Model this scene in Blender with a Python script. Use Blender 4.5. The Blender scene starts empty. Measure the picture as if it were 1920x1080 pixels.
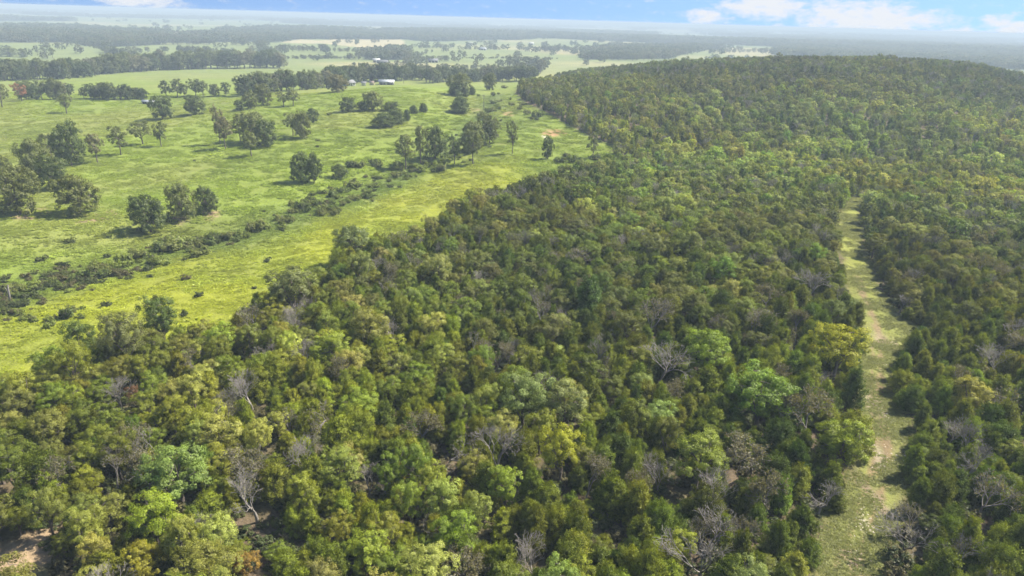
import bpy, math, random
import numpy as np

rng = np.random.default_rng(7)
random.seed(7)
SC = bpy.context.scene
COL = SC.collection
R = math.radians

# ------------------------------------------------------------------ camera
FPX, CX, CY = 1297.0, 960.0, 540.0            # focal length and centre in photograph pixels (1920 wide)
CAM_H = 50.0
PITCH, ROLL = math.atan(505.0 / FPX), math.atan(56.0 / 1920.0)
_f = np.array([0, math.cos(PITCH), -math.sin(PITCH)])
_r0, _u0 = np.array([1.0, 0, 0]), np.array([0, math.sin(PITCH), math.cos(PITCH)])
_r = math.cos(ROLL) * _r0 + math.sin(ROLL) * _u0
_u = -math.sin(ROLL) * _r0 + math.cos(ROLL) * _u0
from mathutils import Matrix
cam_d = bpy.data.cameras.new("camera"); cam = bpy.data.objects.new("camera", cam_d); COL.objects.link(cam)
cam_d.sensor_width = 36.0; cam_d.lens = 36.0 * FPX / 1920.0
cam_d.clip_start = 0.5; cam_d.clip_end = 120000.0
cam.matrix_world = Matrix(((_r[0], _u[0], -_f[0], 0), (_r[1], _u[1], -_f[1], 0), (_r[2], _u[2], -_f[2], CAM_H), (0, 0, 0, 1)))
SC.camera = cam

# ------------------------------------------------------------------ light
SUN_AZ, SUN_EL = R(70), R(50)                 # azimuth measured from +Y (view) towards +X (right)
sd = np.array([math.sin(SUN_AZ) * math.cos(SUN_EL), math.cos(SUN_AZ) * math.cos(SUN_EL), math.sin(SUN_EL)])
sun_d = bpy.data.lights.new("sun", 'SUN'); sun_d.energy = 5.0; sun_d.angle = R(0.55); sun_d.color = (1.0, 0.92, 0.77)
sun = bpy.data.objects.new("sun", sun_d); COL.objects.link(sun)
from mathutils import Vector
sun.rotation_euler = Vector(tuple(sd)).to_track_quat('Z', 'Y').to_euler(); sun.location = tuple(sd * 300)

vs = SC.view_settings
vs.view_transform = 'Standard'; vs.look = 'None'; vs.exposure = 1.42; vs.gamma = 1.0; vs.use_curve_mapping = False
cy = SC.cycles
cy.max_bounces = 4; cy.diffuse_bounces = 3; cy.glossy_bounces = 1; cy.transmission_bounces = 3
cy.transparent_max_bounces = 4; cy.volume_bounces = 0; cy.caustics_reflective = False; cy.caustics_refractive = False
cy.use_denoising = True; cy.use_light_tree = False


def ray(px, py):
    d = _f * FPX + _r * (px - CX) - _u * (py - CY)
    return d / np.linalg.norm(d)


def project(p):
    """world points (n,3) -> photograph pixels, depth"""
    q = np.atleast_2d(p) - np.array([0, 0, CAM_H])
    z = q @ _f
    zz = np.where(np.abs(z) < 1e-3, 1e-3, z)
    return np.stack([CX + FPX * (q @ _r) / zz, CY - FPX * (q @ _u) / zz], 1), z


# ---- world: blue summer sky with a few fair-weather clouds low on the horizon
world = bpy.data.worlds.new("World"); SC.world = world; world.use_nodes = True
wt = world.node_tree; wt.nodes.clear()


def wn(kind, **kw):
    n = wt.nodes.new(kind)
    for k, v in kw.items():
        setattr(n, k, v)
    return n


def wm(op, a, b=None, c=None):
    n = wn('ShaderNodeMath', operation=op)
    for i, v in enumerate((a, b, c)):
        if v is None:
            continue
        if isinstance(v, (int, float)):
            n.inputs[i].default_value = v
        else:
            wt.links.new(v, n.inputs[i])
    return n.outputs[0]


tc = wn('ShaderNodeTexCoord')
sep = wn('ShaderNodeSeparateXYZ'); wt.links.new(tc.outputs['Generated'], sep.inputs[0])
dx, dy, dz = sep.outputs
# the air near the horizon is as clear as higher up in this sky: look the colour up a little higher
lift = wm('ADD', wm('MULTIPLY', wm('ABSOLUTE', dz), 0.74), 0.36)
cmb = wn('ShaderNodeCombineXYZ'); wt.links.new(dx, cmb.inputs[0]); wt.links.new(dy, cmb.inputs[1]); wt.links.new(lift, cmb.inputs[2])
nrm = wn('ShaderNodeVectorMath', operation='NORMALIZE'); wt.links.new(cmb.outputs[0], nrm.inputs[0])
sky = wn('ShaderNodeTexSky', sky_type='NISHITA', sun_disc=False, sun_elevation=SUN_EL, sun_rotation=SUN_AZ,
         air_density=1.0, dust_density=0.05, ozone_density=1.8, altitude=200.0)
wt.links.new(nrm.outputs[0], sky.inputs['Vector'])
az = wm('ARCTAN2', dx, dy)
el = wm('ARCSINE', dz)


def azel(px, py):
    d = ray(px, py)
    return math.atan2(d[0], d[1]), math.asin(d[2])


field = None
for (px, py, sx, sy, amp) in ((1625, 42, 105, 40, .95), (1705, 36, 100, 20, .62), (1560, 30, 70, 32, .8), (1440, 6, 70, 34, .95), (1390, 12, 60, 16, .7),
                              (1318, 30, 38, 20, .72), (1340, 36, 45, 9, .6), (1868, 42, 32, 14, .72), (1905, 56, 40, 16, .9), (1800, 60, 50, 8, .7), (1458, 49, 14, 6, .7),
                              (255, -2, 80, 18, .8), (300, 8, 60, 10, .55), (2150, 40, 160, 70, 1.0), (-300, -10, 200, 50, .9)):
    a0, e0 = azel(px, py)
    qa = wm('MULTIPLY', wm('SUBTRACT', az, a0), FPX / sx)
    qe = wm('MULTIPLY', wm('SUBTRACT', el, e0), FPX / sy)
    v = wm('MULTIPLY', wm('SUBTRACT', 1.0, wm('ADD', wm('MULTIPLY', qa, qa), wm('MULTIPLY', qe, qe))), amp)
    field = v if field is None else wm('MAXIMUM', field, v)
# the rest of the dome carries the same scattered clouds
cv = wn('ShaderNodeCombineXYZ'); wt.links.new(wm('MULTIPLY', az, 9.0), cv.inputs[0]); wt.links.new(wm('MULTIPLY', el, 22.0), cv.inputs[1])
n1 = wn('ShaderNodeTexNoise'); n1.inputs['Scale'].default_value = 1.1; n1.inputs['Detail'].default_value = 3.0; wt.links.new(cv.outputs[0], n1.inputs['Vector'])
high = wm('MULTIPLY', wm('SUBTRACT', n1.outputs['Fac'], 0.52), wm('MULTIPLY', wm('SMOOTH_MIN', wm('MAXIMUM', wm('SUBTRACT', el, 0.07), 0.0), 0.12, 0.02), 40.0))
field = wm('MAXIMUM', wm('MAXIMUM', field, -1.3), high)
n2 = wn('ShaderNodeTexNoise'); n2.inputs['Scale'].default_value = 5.5; n2.inputs['Detail'].default_value = 7.0; n2.inputs['Roughness'].default_value = 0.62; wt.links.new(cv.outputs[0], n2.inputs['Vector'])
cl = wm('ADD', field, wm('MULTIPLY', wm('SUBTRACT', n2.outputs['Fac'], 0.5), 1.9))
mr = wn('ShaderNodeMapRange', interpolation_type='SMOOTHSTEP'); mr.inputs['From Min'].default_value = 0.05; mr.inputs['From Max'].default_value = 0.85
wt.links.new(cl, mr.inputs['Value'])
b1 = wn('ShaderNodeBackground'); b1.inputs['Strength'].default_value = 0.082; wt.links.new(sky.outputs[0], b1.inputs[0])
b2 = wn('ShaderNodeBackground'); b2.inputs['Strength'].default_value = 0.35; b2.inputs[0].default_value = (0.95, 0.97, 1.0, 1)
mx = wn('ShaderNodeMixShader'); wt.links.new(wm('MULTIPLY', mr.outputs[0], 0.93), mx.inputs[0]); wt.links.new(b1.outputs[0], mx.inputs[1]); wt.links.new(b2.outputs[0], mx.inputs[2])
wo = wn('ShaderNodeOutputWorld'); wt.links.new(mx.outputs[0], wo.inputs['Surface'])

# ------------------------------------------------------------------ numeric helpers


def sstep(a, b, x):
    t = np.clip((x - a) / (b - a), 0, 1)
    return t * t * (3 - 2 * t)


def _hash(ix, iy, s):
    h = (ix.astype(np.int64) * 374761393 + iy.astype(np.int64) * 668265263 + s * 974711) & 0xffffffff
    h = ((h ^ (h >> 13)) * 1274126177) & 0xffffffff
    return ((h ^ (h >> 16)) & 0xffffff) / float(0xffffff)


def vnoise(x, y, s=0):
    ix, iy = np.floor(x), np.floor(y)
    fx, fy = x - ix, y - iy
    fx = fx * fx * (3 - 2 * fx); fy = fy * fy * (3 - 2 * fy)
    a, b = _hash(ix, iy, s), _hash(ix + 1, iy, s)
    c, d = _hash(ix, iy + 1, s), _hash(ix + 1, iy + 1, s)
    return (a * (1 - fx) + b * fx) * (1 - fy) + (c * (1 - fx) + d * fx) * fy


def fbm(x, y, s=0, o=4):
    v, a, t = 0.0, 1.0, 0.0
    for i in range(o):
        v = v + a * vnoise(x * 2 ** i + 17.3 * i, y * 2 ** i - 9.1 * i, s + i); t += a; a *= 0.5
    return v / t


def inpoly(x, y, poly):
    x, y = np.asarray(x, float), np.asarray(y, float)
    r = np.zeros(x.shape, bool)
    n = len(poly)
    for i in range(n):
        x1, y1 = poly[i]; x2, y2 = poly[(i + 1) % n]
        c = ((y1 > y) != (y2 > y))
        with np.errstate(divide='ignore', invalid='ignore'):
            r ^= c & (x < (x2 - x1) * (y - y1) / ((y2 - y1) if y2 != y1 else 1e-9) + x1)
    return r


def segdist(x, y, pts, closed=False):
    x, y = np.asarray(x, float), np.asarray(y, float)
    best = np.full(x.shape, 1e9)
    n = len(pts)
    for i in range(n if closed else n - 1):
        x1, y1 = pts[i]; x2, y2 = pts[(i + 1) % n]
        ex, ey = x2 - x1, y2 - y1
        t = np.clip(((x - x1) * ex + (y - y1) * ey) / (ex * ex + ey * ey + 1e-9), 0, 1)
        best = np.minimum(best, np.hypot(x - x1 - t * ex, y - y1 - t * ey))
    return best


def sdpoly(x, y, poly):
    """signed distance to a polygon, positive inside"""
    d = segdist(x, y, poly, True)
    return np.where(inpoly(x, y, poly), d, -d)


# ------------------------------------------------------------------ terrain


def flat(px, py, z):
    d = ray(px, py); t = (z - CAM_H) / d[2]
    return (d[0] * t, d[1] * t)


CREEK = [flat(*p, -2.0) for p in ((-260, 640), (20, 560), (150, 515), (260, 490), (330, 468), (430, 450), (520, 418), (600, 390), (690, 365), (745, 335), (790, 312), (850, 285), (905, 245), (925, 205))]
RIDGE_X = [-90, -20, 30, 102, 145, 210, 275, 338, 380, 420, 520]
RIDGE_Z = [0, 0, 6, 17.5, 22, 26, 28, 26, 19.5, 10, 0]
PH_X = [-420, -300, -190, -125, -77, 0, 60, 120]
PH_Z = [0, 0, 2, 5, 8.5, 8.5, 5, 0]


def hgt(x, y):
    x, y = np.asarray(x, float), np.asarray(y, float)
    r = np.hypot(x, y)
    z = np.interp(x * 550 / np.maximum(y, 250), RIDGE_X, RIDGE_Z) * sstep(235, 545, y) * (1 - sstep(575, 860, y))
    z = z + np.interp(x, PH_X, PH_Z) * sstep(200, 405, y) * (1 - sstep(430, 560, y))
    near = np.exp(-(r / 900.0) ** 2)
    z = z + near * 2.2 * (fbm(x / 90 + 3.1, y / 90 + 8.7, 11, 3) - 0.5) * sstep(30, 90, r)
    z = z + 4.2 * (fbm(x / 62 + 7.1, y / 85 + 2.7, 17, 2) - 0.5) * sstep(120, 230, r) * (1 - sstep(430, 560, r)) * sstep(20, -60, x)
    m = r < 700
    if np.any(m):
        c = np.full(x.shape, 1e9); c[m] = segdist(x[m], y[m], CREEK)
        z = z - 2.4 * np.exp(-(c / 26.0) ** 2)
    far = sstep(470, 900, r)
    z = z - 7.0 * far + far * 11.0 * (fbm(x / 750 + 5.2, y / 750 + 1.7, 21, 3) - 0.5)
    z = z + sstep(2500, 6000, r) * (30.0 * (fbm(x / 2600, y / 2600, 31, 3) - 0.5))
    return z


def H1(x, y):
    return float(hgt(np.array([x]), np.array([y]))[0])


def ground(px, py, lift=0.0):
    """first point of the land (raised by lift) seen through a pixel of the photograph"""
    d = ray(px, py)
    t = np.concatenate([np.linspace(20, 900, 1800), np.geomspace(900, 30000, 2500)])
    p = d[None, :] * t[:, None]
    below = (p[:, 2] + CAM_H) < hgt(p[:, 0], p[:, 1]) + lift
    i = int(np.argmax(below)) if below.any() else len(t) - 1
    return (p[i, 0], p[i, 1])


def gp(pts, lift=0.0):
    return [ground(a, b, lift) for a, b in pts]


# forest outline: the near edge is seen over its own tree tops, the far edge at its foot
EDGE_TOP = [(-420, 785), (-150, 715), (0, 690), (70, 665), (130, 640), (200, 612), (300, 592), (400, 600), (445, 578), (490, 535), (560, 508), (610, 495), (640, 448), (720, 432), (790, 412), (850, 368), (930, 345), (1000, 322), (1060, 310), (1110, 298), (1160, 285)]
EDGE_FOOT = [(1150, 272), (1105, 255), (1050, 225), (1015, 205), (985, 192), (968, 175), (985, 160)]
FOREST = [(-150.0, -60.0)] + gp(EDGE_TOP, 5.5) + gp(EDGE_FOOT) + [(20, 520), (40, 640), (120, 800), (420, 900), (760, 900), (900, 300), (300, -60)]
TRAIL_R = [(1590, 1140), (1640, 1080), (1662, 1000), (1692, 920), (1700, 860), (1692, 800), (1676, 740), (1676, 690), (1698, 645), (1708, 612), (1665, 578), (1642, 530), (1626, 490), (1612, 450), (1608, 410), (1612, 388), (1632, 370)]
TRAIL_L = [(1600, 372), (1578, 398), (1560, 440), (1582, 480), (1586, 520), (1595, 570), (1608, 605), (1618, 640), (1618, 680), (1606, 740), (1612, 800), (1606, 860), (1578, 920), (1548, 1000), (1526, 1080), (1480, 1140)]
TRAIL = gp(TRAIL_R + TRAIL_L)
RUT = gp([(1600, 1080), (1626, 1000), (1652, 930), (1664, 870), (1656, 800), (1650, 740), (1650, 690), (1652, 640), (1640, 600), (1622, 560), (1608, 520)])
RUT2 = gp([(1560, 1080), (1592, 1000), (1622, 930), (1638, 870), (1638, 800), (1632, 740), (1636, 690), (1636, 640)])
CLEAR = gp([(-120, 1035), (40, 1030), (110, 1062), (130, 1150), (-150, 1150)])
DIRT = [(*ground(1040, 250), 6.0, 3.2, (.29, .165, .095)), (*ground(1022, 258), 2.4, 1.4, (.55, .50, .42)), (*ground(952, 214), 3.0, 3.2, (.30, .20, .11)), (*ground(890, 206), 3.5, 2.5, (.24, .19, .10)),
        (*ground(178, 408), 4.2, 3.0, (.26, .17, .12)), (*ground(62, 402), 5.5, 3.5, (.25, .17, .11)), (*ground(140, 214), 3.2, 1.2, (.42, .37, .28)), (*ground(335, 412), 3.0, 2.2, (.22, .16, .11)),
        (*ground(400, 402), 2.6, 1.8, (.25, .18, .11)), (*ground(1655, 640), 2.4, 1.6, (.24, .195, .13)), (*ground(1650, 860), 1.6, 2.2, (.24, .20, .14)), (*ground(1645, 770), 1.3, 2.0, (.24, .20, .14)),
        (*ground(1620, 985), .8, .8, (.36, .32, .25)), (*ground(1640, 940), 1.2, 2.4, (.22, .17, .12)), (*ground(20, 1062), 4.0, 3.0, (.26, .19, .12)), (*ground(1595, 1050), 1.0, 2.4, (.22, .165, .11))]
FIELDS = [gp(q) for q in (
    [(-500, 84), (60, 79), (125, 80), (150, 92), (195, 107), (226, 115), (190, 124), (120, 132), (0, 136), (-500, 150)],
    [(-600, 176), (-100, 160), (0, 155), (130, 152), (210, 142), (300, 135), (525, 131), (590, 113), (690, 117), (735, 128), (760, 150), (600, 170), (440, 190), (300, 200), (150, 205), (-600, 230)],
    [(235, 103), (352, 99), (360, 105), (340, 109), (250, 109)], [(150, 84), (195, 88), (232, 98), (215, 104), (180, 96)],
    [(385, 89), (440, 84), (485, 86), (502, 93), (480, 98), (390, 96)], [(372, 74), (420, 71), (450, 78), (400, 82)],
    [(518, 79), (545, 73), (600, 76), (650, 72), (755, 72), (757, 83), (735, 91), (690, 91), (610, 82), (550, 81)],
    [(505, 101), (570, 97), (640, 98), (682, 102), (680, 108), (560, 108), (505, 107)],
    [(768, 110), (810, 97), (850, 90), (900, 86), (965, 93), (1100, 97), (1120, 104), (1080, 110), (1000, 110), (900, 107), (845, 108), (800, 112)],
    [(835, 113), (900, 111), (1020, 112), (1085, 112), (1040, 124), (980, 128), (880, 126), (840, 120)], [(815, 144), (860, 132), (895, 129), (930, 133), (900, 142)],
    [(996, 118), (1050, 112), (1150, 112), (1100, 124), (1030, 138), (1000, 136)],
    [(1262, 108), (1330, 101), (1390, 101), (1360, 107), (1290, 111)], [(1340, 95), (1380, 90), (1450, 86), (1500, 92), (1440, 99), (1370, 99)],
    [(1130, 82), (1170, 76), (1250, 72), (1330, 76), (1430, 76), (1490, 80), (1400, 84), (1200, 84)], [(1740, 80), (1830, 78), (1960, 82), (1960, 88), (1820, 90), (1760, 86)],
    [(1840, 98), (1960, 95), (1960, 101), (1860, 103)], [(790, 84), (880, 80), (1010, 78), (1010, 90), (930, 88), (800, 92)])]


def is_forest(x, y):
    return inpoly(x, y, FOREST)


WOODS = [gp(q) for q in (
    [(-700, 84), (0, 80), (132, 80), (170, 86), (215, 88), (300, 84), (318, 74), (318, 68), (300, 62), (200, 58), (120, 52), (-700, 50)],
    [(330, 80), (372, 82), (396, 80), (470, 78), (515, 80), (560, 74), (640, 74), (760, 74), (800, 78), (900, 76), (1000, 74), (1010, 66), (900, 62), (700, 60), (500, 56), (420, 58), (400, 64), (355, 64)],
    [(1096, 111), (1150, 112), (1262, 110), (1290, 100), (1330, 94), (1360, 92), (1300, 88), (1230, 90), (1150, 92), (1100, 96)],
    [(1450, 104), (1560, 112), (1700, 114), (1850, 128), (2300, 150), (2300, 92), (1880, 88), (1740, 80), (1620, 76), (1500, 80), (1470, 88)],
    [(1700, 76), (2200, 84), (2200, 76), (1800, 70)],
    [(676, 113), (720, 113), (768, 112), (765, 104), (770, 96), (740, 94), (700, 98)])]
# single lines of trees on the plain: foot pixels, height in pixels, depth of the line in metres
LINES = [([(132, 80), (165, 88), (200, 97), (232, 110)], 7, 6), ([(196, 100), (215, 108), (240, 112), (262, 112)], 17, 22), ([(246, 100), (262, 101), (278, 100)], 12, 14), ([(298, 98), (318, 98)], 11, 8), ([(336, 103), (365, 103), (398, 103)], 15, 20),
         ([(180, 84), (240, 85), (320, 84), (400, 84)], 13, 20), ([(440, 86), (470, 87), (505, 87)], 12, 12), ([(484, 92), (497, 98), (510, 100)], 15, 14), ([(500, 98), (560, 98), (620, 98)], 15, 16), ([(617, 98), (660, 98), (692, 97)], 9, 8),
         ([(400, 98), (442, 99)], 9, 6), ([(471, 98), (500, 99)], 9, 6), ([(487, 112), (526, 112)], 13, 12), ([(526, 111), (600, 111), (677, 111)], 7, 4), ([(566, 111), (584, 111)], 13, 8), ([(606, 111), (626, 111)], 12, 6),
         ([(660, 113), (700, 112), (770, 113)], 18, 22), ([(733, 127), (758, 127)], 17, 14), ([(758, 126), (800, 124)], 15, 14), ([(765, 118), (810, 117), (850, 116)], 13, 12), ([(770, 116), (790, 106), (812, 98)], 8, 4),
         ([(773, 142), (800, 141), (826, 140)], 19, 20), ([(823, 132), (856, 132)], 15, 10), ([(861, 131), (930, 130)], 10, 10), ([(890, 130), (902, 130)], 17, 6), ([(785, 92), (830, 91), (850, 91)], 10, 10), ([(850, 109), (870, 109)], 16, 8), ([(833, 98), (842, 98)], 13, 6),
         ([(870, 110), (950, 110), (1040, 111)], 4, 3), ([(933, 109), (937, 109)], 9, 2), ([(952, 109), (956, 109)], 10, 2), ([(969, 108), (976, 108)], 12, 4), ([(876, 94), (940, 94)], 8, 6), ([(982, 97), (1040, 98)], 12, 14), ([(1019, 98), (1100, 99)], 14, 22),
         ([(935, 152), (965, 140), (1020, 138)], 26, 40), ([(940, 128), (960, 126), (1010, 128)], 20, 24), ([(1180, 81), (1232, 81)], 13, 14), ([(1250, 93), (1362, 93)], 11, 20), ([(1100, 112), (1180, 114), (1260, 113)], 15, 12), ([(1330, 100), (1440, 99), (1560, 104)], 9, 10),
         ([(630, 88), (632, 88)], 6, 2), ([(707, 80), (709, 80)], 6, 2), ([(730, 79), (732, 79)], 6, 2), ([(660, 122), (690, 123)], 6, 4), ([(1140, 84), (1170, 82)], 6, 10), ([(1380, 84), (1480, 84)], 6, 10), ([(-300, 110), (-20, 108)], 14, 20),
         ([(1000, 138), (1030, 130)], 22, 20)]
LINE_TREES = []
for (line, hp, dep) in LINES:
    L_ = np.array(line, float); cum_ = np.concatenate([[0], np.cumsum(np.hypot(*np.diff(L_, axis=0).T))]); s_ = 0.0
    while s_ <= cum_[-1]:
        x_, y_ = ground(np.interp(s_, cum_, L_[:, 0]), np.interp(s_, cum_, L_[:, 1])); d_ = math.hypot(x_, y_)
        hh_ = hp * d_ / FPX
        for q_ in range(max(1, int(dep / 9))):
            k_ = 1 + rng.uniform(0, dep) / d_
            LINE_TREES.append((x_ * k_ + rng.normal(0, 2), y_ * k_, hh_ * rng.uniform(.62, 1.08)))
        s_ += max(2.0, hh_ * .62 * FPX / d_ * rng.uniform(.6, 1.3))


def far_open(x, y):
    """true where the land is open grass or crop"""
    r = np.hypot(x, y)
    w = np.zeros(np.shape(x), bool)
    for f in WOODS:
        w |= inpoly(x, y, f)
    n = fbm(x / 520 + 2.2, y / 520 + 7.7, 41, 3)
    w |= (n < .47) & (r > 2300)
    w |= (n < .50) & (r > 1500) & (np.abs(np.arctan2(x, y)) > .66)
    return ~w & ~is_forest(x, y)


# ------------------------------------------------------------------ materials
MATS = {}


def mat_base(name):
    m = bpy.data.materials.new(name); m.use_nodes = True
    t = m.node_tree; t.nodes.clear()
    out = t.nodes.new('ShaderNodeOutputMaterial')
    MATS[name] = m
    return m, t, out


def N(t, kind, **kw):
    n = t.nodes.new(kind)
    for k, v in kw.items():
        if k.startswith('i_'):
            n.inputs[k[2:].replace('_', ' ')].default_value = v
        else:
            setattr(n, k, v)
    return n


def leaf_material(name, rough=0.75, trans=0.42, tipvar=0.45):
    """foliage: the colour of the tree (tint) varied leaf by leaf"""
    m, t, out = mat_base(name)
    a = N(t, 'ShaderNodeAttribute', attribute_type='INSTANCER', attribute_name='tint')
    lv = N(t, 'ShaderNodeAttribute', attribute_type='GEOMETRY', attribute_name='leafvar')
    hs = N(t, 'ShaderNodeMapRange'); hs.inputs['To Min'].default_value = 1 - tipvar; hs.inputs['To Max'].default_value = 1 + tipvar
    t.links.new(lv.outputs['Fac'], hs.inputs['Value'])
    ml = N(t, 'ShaderNodeVectorMath', operation='SCALE'); t.links.new(a.outputs['Vector'], ml.inputs[0]); t.links.new(hs.outputs[0], ml.inputs['Scale'])
    d = N(t, 'ShaderNodeBsdfDiffuse'); t.links.new(ml.outputs[0], d.inputs['Color'])
    tr = N(t, 'ShaderNodeBsdfTranslucent')
    tw = N(t, 'ShaderNodeVectorMath', operation='MULTIPLY'); tw.inputs[1].default_value = (1.25, 1.2, 0.6); t.links.new(ml.outputs[0], tw.inputs[0]); t.links.new(tw.outputs[0], tr.inputs['Color'])
    x = N(t, 'ShaderNodeMixShader'); x.inputs[0].default_value = trans
    t.links.new(d.outputs[0], x.inputs[1]); t.links.new(tr.outputs[0], x.inputs[2])
    g = N(t, 'ShaderNodeBsdfGlossy'); g.inputs['Roughness'].default_value = rough * 0.62; g.inputs['Color'].default_value = (1, 1, 1, 1)
    y = N(t, 'ShaderNodeMixShader'); y.inputs[0].default_value = 0.012
    t.links.new(x.outputs[0], y.inputs[1]); t.links.new(g.outputs[0], y.inputs[2])
    t.links.new(y.outputs[0], out.inputs['Surface'])
    return m


def plain(name, col, rough=0.85, noise=0.0, scale=3.0, metallic=0.0):
    m, t, out = mat_base(name)
    b = N(t, 'ShaderNodeBsdfPrincipled'); b.inputs['Roughness'].default_value = rough; b.inputs['Metallic'].default_value = metallic
    b.inputs['Base Color'].default_value = (*col, 1)
    if noise:
        tcn = N(t, 'ShaderNodeTexCoord'); n = N(t, 'ShaderNodeTexNoise'); n.inputs['Scale'].default_value = scale; n.inputs['Detail'].default_value = 5
        t.links.new(tcn.outputs['Object'], n.inputs['Vector'])
        r_ = N(t, 'ShaderNodeMapRange'); r_.inputs['To Min'].default_value = 1 - noise; r_.inputs['To Max'].default_value = 1 + noise; t.links.new(n.outputs['Fac'], r_.inputs['Value'])
        c = N(t, 'ShaderNodeVectorMath', operation='SCALE'); c.inputs[0].default_value = col; t.links.new(r_.outputs[0], c.inputs['Scale'])
        t.links.new(c.outputs[0], b.inputs['Base Color'])
    t.links.new(b.outputs[0], out.inputs['Surface'])
    return m


leaf_material('oak_leaves'); leaf_material('cedar_sprays', trans=0.3, tipvar=0.55)
plain('bark', (.115, .095, .08), .95, .35, 4.0); plain('dead_wood', (.20, .183, .165), .9, .3, 5.0); plain('cedar_bark', (.13, .085, .065), .95, .3, 5.0)
plain('white_paint', (.50, .50, .48), .6, .08, 1.0); plain('pale_metal_roof', (.36, .38, .41), .5, .1, .6, .1); plain('dark_opening', (.035, .035, .04), .9)
plain('grey_wall', (.36, .36, .36), .8, .15, 1.0); plain('grey_shingle', (.17, .17, .18), .9, .25, 2.0); plain('tan_wall', (.48, .41, .32), .8, .1, 1.0); plain('limestone', (.36, .32, .26), .9, .25, 2.5)
plain('rust_roof', (.33, .24, .20), .8, .25, 1.0)

# ground: one sheet, its colour laid down per place, with fine mottling and relief
m, t, out = mat_base('ground')
geo = N(t, 'ShaderNodeNewGeometry')
ca = N(t, 'ShaderNodeAttribute', attribute_type='GEOMETRY', attribute_name='soil')
ga = N(t, 'ShaderNodeAttribute', attribute_type='GEOMETRY', attribute_name='grassy')
cols = None
vals = []
for sc_, det, lo, hi in ((0.045, 4, .84, 1.16), (0.35, 5, .80, 1.20), (2.6, 4, .76, 1.24)):
    n = N(t, 'ShaderNodeTexNoise'); n.inputs['Scale'].default_value = sc_; n.inputs['Detail'].default_value = det; n.inputs['Roughness'].default_value = .6
    t.links.new(geo.outputs['Position'], n.inputs['Vector'])
    r_ = N(t, 'ShaderNodeMapRange'); r_.inputs['From Min'].default_value = .25; r_.inputs['From Max'].default_value = .75; r_.inputs['To Min'].default_value = lo; r_.inputs['To Max'].default_value = hi
    t.links.new(n.outputs['Fac'], r_.inputs['Value']); vals.append((n, r_))
pr = N(t, 'ShaderNodeMath', operation='MULTIPLY'); t.links.new(vals[0][1].outputs[0], pr.inputs[0]); t.links.new(vals[1][1].outputs[0], pr.inputs[1])
pr2 = N(t, 'ShaderNodeMath', operation='MULTIPLY'); t.links.new(pr.outputs[0], pr2.inputs[0]); t.links.new(vals[2][1].outputs[0], pr2.inputs[1])
sc_ = N(t, 'ShaderNodeVectorMath', operation='SCALE'); t.links.new(ca.outputs['Vector'], sc_.inputs[0]); t.links.new(pr2.outputs[0], sc_.inputs['Scale'])
# grass leans to straw here and there
n = N(t, 'ShaderNodeTexNoise'); n.inputs['Scale'].default_value = .11; n.inputs['Detail'].default_value = 6; t.links.new(geo.outputs['Position'], n.inputs['Vector'])
r_ = N(t, 'ShaderNodeMapRange'); r_.inputs['From Min'].default_value = .5; r_.inputs['From Max'].default_value = .75; r_.inputs['To Max'].default_value = .32; t.links.new(n.outputs['Fac'], r_.inputs['Value'])
mm = N(t, 'ShaderNodeMath', operation='MULTIPLY'); t.links.new(r_.outputs[0], mm.inputs[0]); t.links.new(ga.outputs['Fac'], mm.inputs[1])
mixc = N(t, 'ShaderNodeMix', data_type='RGBA'); t.links.new(mm.outputs[0], mixc.inputs['Factor']); t.links.new(sc_.outputs[0], mixc.inputs[6]); mixc.inputs[7].default_value = (.18, .175, .055, 1)
b = N(t, 'ShaderNodeBsdfPrincipled'); b.inputs['Roughness'].default_value = .95; b.inputs['Specular IOR Level'].default_value = .15
t.links.new(mixc.outputs[2], b.inputs['Base Color'])
ad = N(t, 'ShaderNodeMath', operation='ADD'); t.links.new(vals[1][0].outputs['Fac'], ad.inputs[0])
m3 = N(t, 'ShaderNodeMath', operation='MULTIPLY'); m3.inputs[1].default_value = .35; t.links.new(vals[2][0].outputs['Fac'], m3.inputs[0]); t.links.new(m3.outputs[0], ad.inputs[1])
bp = N(t, 'ShaderNodeBump'); bp.inputs['Strength'].default_value = .5; bp.inputs['Distance'].default_value = .9; t.links.new(ad.outputs[0], bp.inputs['Height']); t.links.new(bp.outputs[0], b.inputs['Normal'])
t.links.new(b.outputs[0], out.inputs['Surface'])

# grass blades share the ground's colour at their place: tint comes with each patch
leaf_material('grass_blades', trans=.45, tipvar=.3)

# ------------------------------------------------------------------ mesh helpers


def mesh_from(name, V, F, mats, midx=None, leafvar=None):
    """V (n,3), F list of (k,3) / (k,4) index arrays"""
    me = bpy.data.meshes.new(name)
    V = np.asarray(V, np.float32)
    me.vertices.add(len(V)); me.vertices.foreach_set('co', V.ravel())
    F = [np.asarray(f, np.int32) for f in F if len(f)]
    loops = np.concatenate([f.ravel() for f in F])
    tot = np.concatenate([np.full(len(f), f.shape[1], np.int32) for f in F])
    st = np.concatenate([[0], np.cumsum(tot)[:-1]]).astype(np.int32)
    me.loops.add(len(loops)); me.loops.foreach_set('vertex_index', loops)
    me.polygons.add(len(tot)); me.polygons.foreach_set('loop_start', st)
    if midx is not None:
        me.polygons.foreach_set('material_index', np.asarray(midx, np.int32))
    for x in mats:
        me.materials.append(MATS[x])
    if leafvar is not None:
        a = me.attributes.new('leafvar', 'FLOAT', 'POINT'); a.data.foreach_set('value', np.asarray(leafvar, np.float32))
    me.update(calc_edges=True)
    return me


def unit(v):
    return v / np.maximum(np.linalg.norm(v, axis=-1, keepdims=True), 1e-9)


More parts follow.
